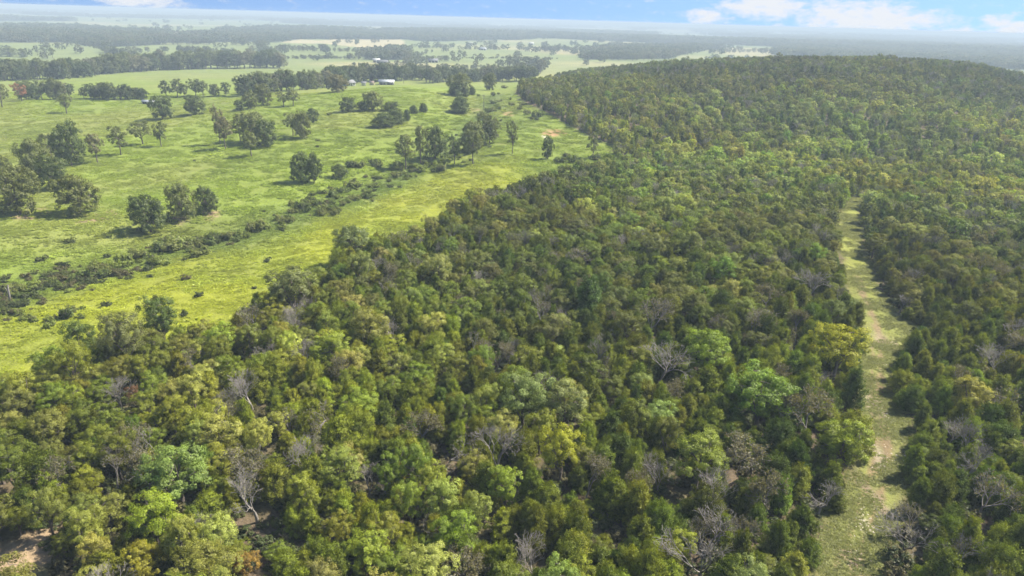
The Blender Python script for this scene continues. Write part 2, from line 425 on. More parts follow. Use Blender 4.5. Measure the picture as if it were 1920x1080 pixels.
def cards(C, D, Nn, L, W, g):
    """diamond leaf cards: centre, long direction, normal, length, width"""
    D = unit(D - Nn * (D * Nn).sum(1)[:, None] * .85); S = unit(np.cross(Nn, D))
    a = C - D * (L * .5)[:, None]; c = C + D * (L * .5)[:, None]
    b = C + S * (W * .5)[:, None]; d = C - S * (W * .5)[:, None]
    V = np.stack([a, b, c, d], 1).reshape(-1, 3)
    F = np.arange(len(C) * 4).reshape(-1, 4)
    return V, F


def rdir(g, n):
    return unit(g.normal(size=(n, 3)))


def tubes(segs, sides=5):
    """list of (p0, p1, r0, r1) -> V, F"""
    V, F = [], []
    for i, (p0, p1, r0, r1) in enumerate(segs):
        p0, p1 = np.asarray(p0, float), np.asarray(p1, float)
        d = unit(p1 - p0); a = unit(np.cross(d, [0.3, 0.9, 0.21])); b = np.cross(d, a)
        k = np.arange(sides) * 2 * np.pi / sides
        ring = np.cos(k)[:, None] * a + np.sin(k)[:, None] * b
        o = len(V) * 2 * sides
        V.append(np.concatenate([p0 + ring * r0, p1 + ring * r1]))
        j = np.arange(sides); jn = (j + 1) % sides
        F.append(np.stack([o + j, o + jn, o + sides + jn, o + sides + j], 1))
    return np.concatenate(V), np.concatenate(F)


def limb(p0, p1, r0, r1, bend, g, n=4):
    p0, p1 = np.asarray(p0, float), np.asarray(p1, float)
    off = g.normal(size=3) * bend; off[2] = abs(off[2]) * .3
    pts = [p0 + (p1 - p0) * s + off * math.sin(s * math.pi) for s in np.linspace(0, 1, n + 1)]
    rr = np.linspace(r0, r1, n + 1)
    return [(pts[i], pts[i + 1], rr[i], rr[i + 1]) for i in range(n)]


def oak(seed, Ht=8.0, Rc=3.0, base=.28, nl=9, nc=13, nk=40, leaf=.25, lobe=1.25, round_=False, sparse=1.0):
    """broadleaf tree: trunk and limbs, crown of leaf clumps gathered in lobes. Returns (trunk V,F), (crown V,F,var)"""
    g = np.random.default_rng(seed)
    zc = Ht * (base + (1 - base) * .5); hz = Ht * (1 - base) * .5
    lobes = []
    for i in range(nl):
        a = i * 2.39996 + g.uniform(-.4, .4)
        q = (i + .5) / nl
        zz = (q * 2 - 1) * .72
        rr = math.sqrt(max(0.05, 1 - zz * zz)) * g.uniform(.45, .78)
        if round_:
            rr *= 1.05
        lobes.append((np.array([math.cos(a) * rr * Rc, math.sin(a) * rr * Rc, zc + zz * hz * .9 + g.uniform(-.2, .2)]), lobe * g.uniform(.75, 1.25) * Rc / 3.0))
    lobes.append((np.array([g.uniform(-.4, .4), g.uniform(-.4, .4), zc + hz * .55]), lobe * 1.05 * Rc / 3))
    top = np.array([g.uniform(-.3, .3), g.uniform(-.3, .3), Ht * .55])
    segs = limb((0, 0, -.4), top, .03 * Ht, .014 * Ht, .12, g, 5)
    tk = [q_[1] for q_ in segs]
    for c, r in lobes:
        p = tk[int(g.integers(1, 5))]
        segs += limb(p, c + rdir(g, 1)[0] * r * .3, .012 * Ht, .004 * Ht, .25, g, 3)
        for k in range(3):
            e = c + rdir(g, 1)[0] * r * np.array([1, 1, .7]); segs += limb(c, e, .004 * Ht, .0018 * Ht, .08, g, 2)
    tv = tubes(segs, 5)
    Cs, Ns, var = [], [], []
    for c, r in lobes:
        k = max(3, int(nc * (r / lobe * 3 / Rc) ** 1.3 * sparse))
        dd = rdir(g, k * 3); dd = dd[dd[:, 2] > -.55][:k]
        for d in dd:
            cc = c + d * r * g.uniform(.75, 1.12) * np.array([1, 1, .85])
            cr = g.uniform(.34, .62) * Rc / 3.0
            n_ = int(nk * g.uniform(.6, 1.3))
            pd = rdir(g, n_)
            P = cc + pd * cr * (g.uniform(.25, 1, n_) ** .5)[:, None] * np.array([1, 1, .75])
            Cs.append(P); Ns.append(unit(d * .75 + pd * .5 + g.normal(size=(n_, 3)) * .3 + np.array([0, 0, .45])))
            var.append(np.clip(g.normal(.5, .16) + g.normal(0, .16, n_), 0, 1))
    C, Nn, vv = np.concatenate(Cs), np.concatenate(Ns), np.concatenate(var)
    k_ = C[:, 2] > .12; C, Nn, vv = C[k_], Nn[k_], vv[k_]
    L = leaf * g.uniform(.7, 1.35, len(C)); W = L * g.uniform(.6, .95, len(C))
    V, F = cards(C, rdir(g, len(C)), Nn, L, W, g)
    return tv, (V, F, np.repeat(vv, 4))


def cedar(seed, Ht=6.6, Rc=2.4, npl=110, nk=70, ln=.30, wd=.095, cone=.45):
    """eastern red cedar: dense, upright, fine feathery plumes"""
    g = np.random.default_rng(seed)
    segs = limb((0, 0, -.4), (g.uniform(-.15, .15), g.uniform(-.15, .15), Ht * .9), .02 * Ht, .004 * Ht, .08, g, 5)
    Cs, Ds, Ns, var = [], [], [], []
    ph = g.uniform(0, 6.28)
    for i in range(npl):
        s = (i + g.uniform(0, 1)) / npl
        tt = 1 - (1 - s) ** .75 if cone > .5 else s
        tt = .06 + .92 * tt
        prof = (1 - tt) ** cone * min(1.0, .55 + tt * 2.6)
        a = i * 2.39996 + g.uniform(-.5, .5)
        rr = Rc * prof * (1 + .22 * math.sin(2 * a + ph) + g.uniform(-.22, .18))
        o = np.array([math.cos(a), math.sin(a), 0])
        dirn = unit(o * (1.25 - .55 * tt) + np.array([0, 0, .35 + .55 * tt]) + g.normal(size=3) * .2)
        base = np.array([0, 0, tt * Ht * .97]) + o * max(0.0, rr - .75) * .9
        ln_p = g.uniform(.65, 1.1) * (Rc / 2.1)
        n_ = int(nk * g.uniform(.7, 1.3))
        s_ = g.uniform(0, 1, n_)
        spread = .34 * (1 - s_ * .62) * Rc / 2.1
        P = base + dirn * (s_ * ln_p)[:, None] + g.normal(size=(n_, 3)) * spread[:, None] * .8
        Cs.append(P); Ds.append(unit(dirn + g.normal(size=(n_, 3)) * .55)); Ns.append(unit(o * .9 + np.array([0, 0, .6]) + g.normal(size=(n_, 3)) * .38))
        var.append(np.clip(g.normal(.46, .15) + (s_ - .5) * .3 + g.normal(0, .13, n_), 0, 1))
        if i % 3 == 0:
            segs.append((np.array([0, 0, max(.3, tt * Ht * .9)]), base + dirn * ln_p * .4, .022, .008))
    C, D, Nn, vv = (np.concatenate(z) for z in (Cs, Ds, Ns, var))
    L = ln * g.uniform(.7, 1.4, len(C)); W = wd * g.uniform(.8, 1.5, len(C))
    # inner boughs keep the crown from being seen through
    k = int(npl * 7)
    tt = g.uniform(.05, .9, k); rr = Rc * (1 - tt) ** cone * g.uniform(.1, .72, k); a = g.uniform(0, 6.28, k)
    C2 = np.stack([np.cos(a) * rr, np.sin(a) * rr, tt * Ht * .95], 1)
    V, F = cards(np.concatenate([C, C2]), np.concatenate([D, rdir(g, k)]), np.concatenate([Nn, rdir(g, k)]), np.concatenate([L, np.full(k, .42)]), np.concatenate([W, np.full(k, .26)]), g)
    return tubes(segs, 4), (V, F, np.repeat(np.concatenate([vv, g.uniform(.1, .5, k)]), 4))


def bare(seed, Ht=6.5, spread=.75, depth=6, leafy=0):
    """leafless grey tree: forking limbs fanning up into fine twigs"""
    g = np.random.default_rng(seed)
    segs_t, segs_b = [], []

    def grow(p, d, L, r, k):
        n = 2 if k else 3
        q = p
        for i in range(n):
            d = unit(d + g.normal(size=3) * .13 + np.array([0, 0, .05])); q2 = q + d * L / n
            (segs_t if k == 0 else segs_b).append((q, q2, r * (1 - .22 * i / n), r * (1 - .22 * (i + 1) / n))); q = q2
        if k >= depth:
            return
        for j in range(3 if (k < 2 or (k < 5 and g.uniform() < .55)) else 2):
            a = g.uniform(0, 6.28); s = spread * g.uniform(.5, 1.1)
            o = unit(np.cross(d, [math.cos(a), math.sin(a), .3]))
            grow(q, unit(d + o * s), L * g.uniform(.62, .86), max(r * .60, .013), k + 1)
    grow(np.array([0, 0, -.3]), np.array([g.uniform(-.1, .1), g.uniform(-.1, .1), 1.0]), Ht * .28, .024 * Ht, 0)
    V2, F2 = tubes(segs_b, 3)
    crown = None
    if leafy:
        ends = np.array([s[1] for s in segs_b]); ends = ends[g.integers(0, len(ends), leafy)] + g.normal(size=(leafy, 3)) * .12
        V, F = cards(ends, rdir(g, leafy), rdir(g, leafy), g.uniform(.12, .28, leafy), g.uniform(.1, .2, leafy), g)
        crown = (V, F, np.repeat(g.uniform(.2, .8, leafy), 4))
    zmax = V2[:, 2].max(); k = Ht / zmax
    tv = tubes(segs_t, 6)
    return (tv[0] * k, tv[1]), (V2 * k, F2), crown and (crown[0] * k, crown[1], crown[2])


def shrub(seed, Ht=1.9, Rc=1.6, nl=6, nc=9, nk=30, leaf=.2):
    g = np.random.default_rng(seed)
    Cs, Ns, var = [], [], []
    for i in range(nl):
        a = g.uniform(0, 6.28); r0 = g.uniform(.1, .75) * Rc
        c = np.array([math.cos(a) * r0, math.sin(a) * r0, Ht * g.uniform(.3, .62)]); r = g.uniform(.35, .6) * Ht * .7
        for d in rdir(g, nc):
            n_ = int(nk * g.uniform(.5, 1.3)); pd = rdir(g, n_)
            P = c + d * r * .9 + pd * r * .42 * (g.uniform(.2, 1, n_) ** .5)[:, None]
            P[:, 2] = np.abs(P[:, 2])
            Cs.append(P); Ns.append(unit(d * .6 + pd * .5 + g.normal(size=(n_, 3)) * .3 + np.array([0, 0, .5]))); var.append(np.clip(g.normal(.5, .18) + g.normal(0, .14, n_), 0, 1))
    C, Nn, vv = np.concatenate(Cs), np.concatenate(Ns), np.concatenate(var)
    L = leaf * g.uniform(.7, 1.4, len(C))
    V, F = cards(C, rdir(g, len(C)), Nn, L, L * .75, g)
    segs = []
    for k in range(7):
        a = g.uniform(0, 6.28); e = np.array([math.cos(a) * Rc * .6, math.sin(a) * Rc * .6, Ht * .7]); segs += limb((0, 0, -.2), e, .05, .02, .15, g, 2)
    return tubes(segs, 4), (V, F, np.repeat(vv, 4))


class Proto:
    """one kind of plant: separate meshes for individuals and one joined mesh for the mass"""

    def __init__(self, name, trunk, crown, tm, cm, Ht, Rc, extra=None, names=('trunk', 'crown', None)):
        self.Ht, self.Rc, self.names = Ht, Rc, names
        self.trunk = mesh_from(name + '_trunk', trunk[0], [trunk[1]], [tm])
        self.crown = mesh_from(name + '_crown', crown[0], [crown[1]], [cm], leafvar=crown[2] if len(crown) > 2 else None)
        self.extra = extra and mesh_from(name + '_leaves', extra[0], [extra[1]], ['oak_leaves'], leafvar=extra[2])
        V = [trunk[0], crown[0]]; F = [trunk[1], crown[1] + len(trunk[0])]; mi = [np.zeros(len(trunk[1])), np.ones(len(crown[1]))]
        lv = [np.full(len(trunk[0]), .5), crown[2] if len(crown) > 2 else np.full(len(crown[0]), .5)]
        mats = [tm, cm]
        if extra:
            F.append(extra[1] + len(trunk[0]) + len(crown[0])); V.append(extra[0]); mi.append(np.full(len(extra[1]), 2)); lv.append(extra[2]); mats.append('oak_leaves')
        self.joined = mesh_from(name + '_whole', np.concatenate(V), F, mats, np.concatenate(mi), np.concatenate(lv))


def P_oak(name, seed, **k):
    t_, c_ = oak(seed, **k); return Proto(name, t_, c_, 'bark', 'oak_leaves', k.get('Ht', 8.0), k.get('Rc', 3.0))


def P_cedar(name, seed, **k):
    t_, c_ = cedar(seed, **k); return Proto(name, t_, c_, 'cedar_bark', 'cedar_sprays', k.get('Ht', 6.6), k.get('Rc', 2.4))


def P_bare(name, seed, **k):
    t_, b_, l_ = bare(seed, **k); return Proto(name, t_, b_, 'dead_wood', 'dead_wood', k.get('Ht', 6.5), 2.6, l_, ('trunk', 'branches', 'leaves'))


HI_OAK = [P_oak('oak%02d' % i, 100 + i, Ht=8.0, Rc=2.9 + .12 * (i % 3), base=.2 + .05 * (i % 3), nl=9 + i % 4, nc=15, leaf=.142, nk=108, lobe=1.3) for i in range(9)]
HI_CED = [P_cedar('cedar%02d' % i, 200 + i, Ht=6.0, Rc=2.35 + .2 * (i % 3), cone=(.34, .46, .28)[i % 3], npl=110, nk=105, ln=.24, wd=.08) for i in range(8)]
HI_BARE = [P_bare('bare%02d' % i, 300 + i, depth=7, spread=.6 + .12 * (i % 3), leafy=(60, 500, 1500)[i % 3]) for i in range(7)]
SHADE = [P_oak('shade%02d' % i, 400 + i, Ht=8.0, Rc=3.7, base=-.12 + .05 * (i % 3), nl=14, nc=16, nk=48, leaf=.27, lobe=1.35, round_=True) for i in range(5)]
OPEN = [P_oak('open%02d' % i, 450 + i, Ht=8.0, Rc=3.2, base=.2, nl=10, nc=10, nk=40, leaf=.26, lobe=1.1) for i in range(4)]
MID_OAK = [P_oak('moak%02d' % i, 500 + i, Ht=8.0, Rc=3.1, base=.12, nl=9, nc=13, nk=26, leaf=.33) for i in range(7)]
MID_CED = [P_cedar('mcedar%02d' % i, 550 + i, npl=70, nk=34, ln=.4, wd=.16, cone=.34) for i in range(5)]
LOW_OAK = [P_oak('loak%02d' % i, 600 + i, Ht=8.0, Rc=3.2, base=.06, nl=7, nc=10, nk=10, leaf=.62) for i in range(6)]
LOW_CED = [P_cedar('lcedar%02d' % i, 650 + i, npl=40, nk=12, ln=.7, wd=.36, cone=.34) for i in range(3)]


def P_shrub(name, seed, **k):
    t_, c_ = shrub(seed, **k); return Proto(name, t_, c_, 'bark', 'oak_leaves', 1.9, 1.6, None, ('stem', 'foliage', None))


ROUND_CED = [P_cedar('rcedar%02d' % i, 260 + i, Ht=6.6, Rc=2.6, cone=(.22, .3, .26)[i % 3], npl=130, nk=85) for i in range(3)]
SHRUB = [P_shrub('shrub%02d' % i, 700 + i) for i in range(5)]

# ------------------------------------------------------------------ object helpers


def link(name, me, parent=None):
    o = bpy.data.objects.new(name, me); COL.objects.link(o)
    if parent is not None:
        o.parent = parent
    return o


def thing(name, label, cat, loc, rz=0.0, sc=(1, 1, 1), group=None):
    o = bpy.data.objects.new(name, None); COL.objects.link(o)
    o.empty_display_size = .3
    o.location = loc; o.rotation_euler = (0, 0, rz); o.scale = sc
    o['label'] = label; o['category'] = cat
    if group:
        o['group'] = group
    return o


def plant(name, label, cat, proto, x, y, sxy, sz, rz, tint, group=None, sink=.05):
    o = thing(name, label, cat, (x, y, H1(x, y) - sink), rz, (sxy, sxy, sz), group)
    a = link(proto.names[0], proto.trunk, o)
    c = link(proto.names[1], proto.crown, o); c['tint'] = tuple(float(v) for v in tint)
    if proto.extra is not None:
        e = link(proto.names[2], proto.extra, o); e['tint'] = (.15, .14, .06)
    return o


def scatter(name, label, protos, pts, rot, scl, idx, tint, kind='stuff', cat=None):
    """a mass of plants nobody could count: points that carry whole plants"""
    c = bpy.data.collections.new(name + '_sources')
    for i, me in enumerate(protos):
        c.objects.link(bpy.data.objects.new('%s_source_%03d' % (name, i), me))
    me = bpy.data.meshes.new(name); me.vertices.add(len(pts)); me.vertices.foreach_set('co', np.asarray(pts, np.float32).ravel())
    for an, ty, key, v in (('rz', 'FLOAT', 'value', rot), ('size', 'FLOAT_VECTOR', 'vector', scl), ('which', 'INT', 'value', idx), ('tint', 'FLOAT_VECTOR', 'vector', tint)):
        a = me.attributes.new(an, ty, 'POINT'); a.data.foreach_set(key, np.asarray(v, np.int32 if ty == 'INT' else np.float32).ravel())
    o = link(name, me); o['kind'] = kind; o['label'] = label
    if cat:
        o['category'] = cat
    ng = bpy.data.node_groups.new(name + '_nodes', 'GeometryNodeTree')
    ng.interface.new_socket('Geometry', in_out='INPUT', socket_type='NodeSocketGeometry'); ng.interface.new_socket('Geometry', in_out='OUTPUT', socket_type='NodeSocketGeometry')
    gi, go = ng.nodes.new('NodeGroupInput'), ng.nodes.new('NodeGroupOutput')
    ci = ng.nodes.new('GeometryNodeCollectionInfo'); ci.inputs['Collection'].default_value = c; ci.inputs['Separate Children'].default_value = True; ci.inputs['Reset Children'].default_value = True
    ip = ng.nodes.new('GeometryNodeInstanceOnPoints'); ip.inputs['Pick Instance'].default_value = True

    def na(nm, ty):
        n_ = ng.nodes.new('GeometryNodeInputNamedAttribute'); n_.data_type = ty; n_.inputs['Name'].default_value = nm; return n_.outputs['Attribute']
    cx = ng.nodes.new('ShaderNodeCombineXYZ'); ng.links.new(na('rz', 'FLOAT'), cx.inputs[2])
    ng.links.new(gi.outputs[0], ip.inputs['Points']); ng.links.new(ci.outputs[0], ip.inputs['Instance']); ng.links.new(na('which', 'INT'), ip.inputs['Instance Index'])
    e2r = ng.nodes.new('FunctionNodeEulerToRotation'); ng.links.new(cx.outputs[0], e2r.inputs[0]); ng.links.new(e2r.outputs[0], ip.inputs['Rotation'])
    ng.links.new(na('size', 'FLOAT_VECTOR'), ip.inputs['Scale']); ng.links.new(ip.outputs[0], go.inputs[0])
    mo = o.modifiers.new('scatter', 'NODES'); mo.node_group = ng
    return o


# ------------------------------------------------------------------ the ground sheet
ang = np.concatenate([np.arange(-52, 52.01, .2), np.arange(56, 305, 4.0)]); ang = np.radians(ang)
rad = np.concatenate([[0.5, 4, 9], np.geomspace(14, 32000, 620)])
A, Rr = np.meshgrid(ang, rad)
X, Y = (Rr * np.sin(A)).ravel(), (Rr * np.cos(A)).ravel()
Z = hgt(X, Y)
na_, nr_ = len(ang), len(rad)
i0 = np.arange((nr_ - 1) * na_).reshape(nr_ - 1, na_); i1 = np.roll(i0, -1, 1)
quads = np.stack([i0, i1, i1 + na_, i0 + na_], -1).reshape(-1, 4)
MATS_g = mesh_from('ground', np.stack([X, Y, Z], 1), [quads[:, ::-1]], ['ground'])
rr_ = np.hypot(X, Y)


def blend(c, w, col):
    w = np.asarray(w)[:, None]
    return c * (1 - w) + np.asarray(col) * w


def grass_colour(x, y):
    """colour of open grass at a place"""
    n1_ = fbm(x / 55 + 1.3, y / 55 + 4.1, 51, 4); n2_ = fbm(x / 16 + 7.7, y / 22 + 2.9, 61, 4)
    c = np.tile(np.array([.142, .184, .029]), (len(x), 1))
    c = blend(c, sstep(.45, .75, n1_) * .42, (.200, .195, .070))
    c = blend(c, sstep(.5, .7, n2_) * .36, (.105, .140, .029))
    dc = segdist(x, y, CREEK); side = np.zeros(len(x))
    strip = STRIPF(x, y)
    c = blend(c, strip * .8 * (1 - .4 * sstep(.45, .7, n2_)), (.212, .226, .020))
    c = blend(c, np.exp(-(dc / 7.0) ** 2) * .7, (.080, .115, .030))
    return c


STRIP = gp([(-500, 700), (-100, 610), (20, 585), (150, 545), (280, 510), (350, 482), (450, 465), (560, 428), (690, 385), (760, 340), (850, 310), (960, 300)]) + gp([(1000, 330), (850, 385), (640, 470), (480, 560), (330, 620), (100, 690), (-100, 760), (-500, 840)], 3.0)


def STRIPF(x, y):
    return sstep(-9, 9, sdpoly(x, y, STRIP) + (fbm(x / 14, y / 14, 71, 3) - .5) * 16)


c = np.tile(np.array([.100, .076, .050]), (len(X), 1))
c = blend(c, sstep(.4, .7, fbm(X / 9, Y / 9, 81, 3)) * .6, (.075, .075, .03))
grassy = np.zeros(len(X))
nearm = rr_ < 900
fo = np.zeros(len(X)); fo[nearm] = sstep(-2.5, 2.5, sdpoly(X[nearm], Y[nearm], FOREST) + (fbm(X[nearm] / 5, Y[nearm] / 5, 91, 3) - .5) * 5)
op = np.zeros(len(X)); front = Y > -200
op[front] = far_open(X[front], Y[front]); op = np.where(nearm, op * (1 - fo), op)
gc = np.zeros((len(X), 3)); gn = op > 0
gc[gn] = grass_colour(X[gn], Y[gn])
ff = sstep(480, 1000, rr_)
hue = fbm(X / 330 + 9.9, Y / 330 + 3.3, 101, 2)
farc = .9 * blend(blend(np.tile(np.array([.17, .20, .07]), (len(X), 1)), sstep(.45, .6, hue), (.30, .27, .13)), sstep(.62, .5, hue) * .2, (.12, .17, .05))
gc = gc * (1 - ff[:, None]) + farc * ff[:, None]
tanf = FIELDS[6]
gc = blend(gc, inpoly(X, Y, tanf) * .8, (.36, .30, .18))
c = c * (1 - op[:, None]) + gc * op[:, None]; grassy = op.copy()
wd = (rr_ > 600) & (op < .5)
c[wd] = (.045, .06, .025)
tm = rr_ < 420
tr = np.zeros(len(X)); tr[tm] = sstep(-1.0, .9, sdpoly(X[tm], Y[tm], TRAIL) + (fbm(X[tm] / 2.2, Y[tm] / 2.2, 111, 3) - .5) * 2.4)
tn = fbm(X / 4.5 + 3, Y / 6 + 5, 121, 4)
tcol = blend(blend(np.tile(np.array([.155, .168, .046]), (len(X), 1)), sstep(.50, .72, tn) * .3, (.21, .175, .10)), sstep(115, 165, rr_) * .8, (.178, .192, .036))
c = c * (1 - tr[:, None]) + tcol * tr[:, None]; grassy = np.maximum(grassy, tr * .5)
tk_ = np.full(len(X), 99.0); tk_[tm] = np.minimum(segdist(X[tm], Y[tm], RUT), segdist(X[tm], Y[tm], RUT2) + .25)
c = blend(c, tr * (1 - sstep(.2, .95, tk_ + (fbm(X / 1.7, Y / 1.7, 125, 3) - .5) * 1.4)) * .85, (.185, .130, .078))
cm_ = np.zeros(len(X)); cm_[tm] = sstep(-.8, .8, sdpoly(X[tm], Y[tm], CLEAR) + (fbm(X[tm] / 2, Y[tm] / 2, 131, 3) - .5) * 2)
c = blend(c, cm_ * .8, (.17, .155, .07))
for (qx, qy, sa, sb, colr) in DIRT:
    m_ = (np.abs(X - qx) < 30) & (np.abs(Y - qy) < 60)
    if m_.any():
        # patches are longer across the line of sight where the land is seen at a glancing angle
        e = np.hypot((X[m_] - qx) / sa, (Y[m_] - qy) / (sb * 2.2)) + (fbm(X[m_] / 2.3, Y[m_] / 2.3, 141, 3) - .5) * 1.2
        w_ = 1 - sstep(.5, 1.05, e); c[m_] = blend(c[m_], w_ * .9, colr); grassy[m_] *= 1 - w_
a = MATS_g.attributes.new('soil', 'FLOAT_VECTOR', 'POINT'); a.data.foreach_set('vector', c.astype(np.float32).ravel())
a = MATS_g.attributes.new('grassy', 'FLOAT', 'POINT'); a.data.foreach_set('value', grassy.astype(np.float32))
MATS_g.polygons.foreach_set('use_smooth', np.ones(len(MATS_g.polygons), bool))
g_ob = link('ground', MATS_g); g_ob['kind'] = 'structure'; g_ob['label'] = 'rolling ground of woodland floor, green pasture and far fields'

# ------------------------------------------------------------------ woodland
OAK_T = [((.118, .135, .042), 'grey-green'), ((.116, .138, .028), 'olive-green'), ((.098, .132, .024), 'mid-green'), ((.165, .185, .068), 'pale sage-green'), ((.132, .156, .024), 'yellowish-green'), ((.118, .122, .055), 'brownish-green')]
OAK_W = [.27, .22, .22, .16, .09, .04]
CED_T = [((.078, .098, .013), 'dark olive'), ((.102, .122, .016), 'olive'), ((.055, .080, .014), 'deep green'), ((.105, .120, .018), 'bronze-tinged')]
CED_W = [.36, .34, .2, .1]
BARE_T = [((.16, .12, .05), 'grey')]

# trees that stand out in the photograph: pixel of the crown's middle, kind, height, width scale, tint, label
YEL, BRI, GOLD = (.215, .205, .022), (.125, .175, .022), (.26, .20, .03)
SPECIAL = [
    (1572, 655, 'oak', 9.5, 1.25, (.200, .205, .018), 'yellow-crowned broadleaf tree spreading beside the grassy trail'),
    (1050, 850, 'oak', 8.0, .85, (.205, .215, .020), 'vivid yellow-green tree standing tall in the lower middle woods'),
    (1325, 665, 'oak', 8.6, 1.1, (.135, .185, .024), 'bright green domed tree amid bare grey trees uphill of the lower woods'),
    (1425, 745, 'oak', 9.0, 1.3, (.110, .165, .026), 'wide bright green tree next to a tall bare tree by the trail'),
    (1310, 870, 'oak', 7.5, 1.05, (.135, .165, .028), 'yellow-topped green round tree below the middle of the trail'),
    (462, 1062, 'oak', 3.6, .6, (.20, .135, .035), 'small orange-tinted tree at the bottom edge of the picture'),
    (270, 1060, 'oak', 5.0, .8, (.19, .18, .022), 'small lime-yellow tree at the bottom edge near the dirt clearing'),
    (330, 895, 'oak', 8.2, 1.1, (.135, .185, .050), 'pale bright green leafy tree rising among cedars in the lower woods'),
    (248, 742, 'oak', 3.6, .45, (.13, .075, .045), 'rust-red leaved small tree beside a bare grey tree'),
    (1355, 505, 'oak', 7.0, .9, (.105, .170, .022), 'rich green rounded tree in the upper woods between grey trees'),
    (1530, 480, 'oak', 6.0, .8, (.125, .190, .022), 'fresh green small tree close to the far bend of the trail'),
    (1105, 565, 'cedar', 8.5, 1.15, (.050, .085, .018), 'large dark green cedar dome in the centre of the woods'),
    (1580, 830, 'oak', 7.0, 1.15, (.130, .160, .018), 'mossy yellow-green bushy tree leaning over the lower trail'),
    (1600, 815, 'cedar', 5.5, 1.0, (.125, .140, .018), 'yellow-olive cedar pressed against the lower trail edge'),
    (1600, 730, 'cedar', 6.0, .75, (.062, .090, .018), 'slim dark cedar at the trail edge below the yellow tree'),
    (1140, 420, 'oak', 6.5, .8, (.17, .215, .026), 'lime-green small tree high in the middle woods'),
    (1820, 745, 'oak', 6.5, 1.0, (.19, .185, .040), 'yellowing broadleaf tree across the trail near the picture edge'),
    (985, 750, 'oak', 9.0, 1.0, (.135, .170, .060), 'light green tall broadleaf tree in the lower centre woods'),
    (1060, 760, 'oak', 8.5, .9, (.165, .185, .075), 'pale sage tall tree next to the light green one in lower centre'),
    (545, 545, 'oak', 9.5, 1.25, (.110, .125, .048), 'big grey-green oak at the pasture corner of the woods'),
    (660, 455, 'oak', 9.5, 1.2, (.105, .130, .048), 'tall dark oak on the pasture edge above the brush line'),
    (300, 600, 'oak', 9.0, .9, (.070, .100, .026), 'dark oak poking above the wood edge against the bright pasture'),
    (150, 645, 'oak', 8.0, .75, (.075, .105, .028), 'lone dark slender tree sticking out of the wood edge into the pasture'),
    (228, 640, 'oak', 10.0, .85, (.115, .125, .050), 'tall grey-green oak with pale trunk at the pasture edge'),
    (478, 930, 'bare', 6.5, 1.15, None, 'leafless silver-grey tree standing clear among cedars in the lower woods'),
    (1215, 598, 'bare', 8.0, 1.1, None, 'tall leafless grey tree below the centre of the upper woods'),
    (1520, 775, 'bare', 8.0, 1.1, None, 'tall bare grey tree with dark trunk close to the trail'),
    (1240, 690, 'bare', 7.5, 1.5, None, 'broad spreading bare tree beside the bright green dome'),
    (935, 850, 'bare', 6.5, 1.1, None, 'bare pale branches beside the vivid yellow-green tree'),
    (840, 835, 'bare', 5.0, 1.2, None, 'low bare thicket tree in a dark gap of the lower woods'),
    (1410, 850, 'bare', 6.0, 1.3, None, 'bare grey brown-twigged tree between two green domes near the trail'),
    (1318, 1040, 'bare', 6.5, 1.2, None, 'bare white-branched tree at the bottom edge near the trail'),
    (1410, 605, 'bare', 6.5, 1.0, None, 'bare grey tree standing alone above the yellow tree'),
    (1440, 555, 'bare', 5.5, 1.1, None, 'dusky bare tree in the upper woods short of the trail'),
    (1525, 540, 'bare', 7.0, 1.5, None, 'pale grey half-bare tree spreading along the upper trail'),
    (1700, 1005, 'bare', 5.0, 1.2, None, 'bare twiggy tree beyond the trail at the bottom of the picture'),
    (1895, 745, 'bare', 6.0, 1.1, None, 'bare lilac-grey tree at the picture edge across the trail'),
    (1880, 645, 'bare', 5.0, 1.2, None, 'low bare lilac-grey tree across the trail, upper of the two'),
    (690, 905, 'bare', 4.5, 1.0, None, 'small bare snag half hidden in the lower middle woods'),
    (480, 600, 'bare', 7.0, .9, None, 'bare pale-trunked tree at the pasture edge of the woods'),
    (865, 578, 'bare', 5.0, 1.1, None, 'pinkish-grey bare crown in the centre of the woods'),
    (215, 742, 'bare', 5.5, 1.1, None, 'bare grey tree next to the rust-red tree'),
    (470, 735, 'bare', 6.0, 1.1, None, 'faded bare tree in the lower woods towards the pasture'),
    (620, 765, 'bare', 5.5, 1.1, None, 'bare mauve-grey tree in the lower woods under the corner oak'),
    (935, 670, 'bare', 4.5, .9, None, 'thin bare stems in the centre woods'),
    (740, 620, 'bare', 5.5, 1.0, None, 'slim bare tree among grey-green oaks in the centre woods'),
    (1075, 490, 'bare', 6.0, 1.4, None, 'wide ashy bare tree high in the middle woods'),
    (860, 1060, 'bare', 4.5, 1.1, None, 'reddish-brown bare bush at the bottom edge of the picture'),
    (1600, 1300, 'bare', 5.0, 1.0, None, ''),
]
R_OAK, R_CED = 1.46, 1.12
trees = []          # x, y, kind, height, widthscale, tint, colourname, label


def add_special():
    for (px, py, kind, h_, w_, tint, lab) in SPECIAL:
        if not lab:
            continue
        x, y = ground(px, py, h_ * .55)
        trees.append([x, y, kind, h_, w_, tint and tuple(np.array(tint) * (1.5, 1.5, 1.25)), '', lab])


add_special()
NSPEC = len(trees)


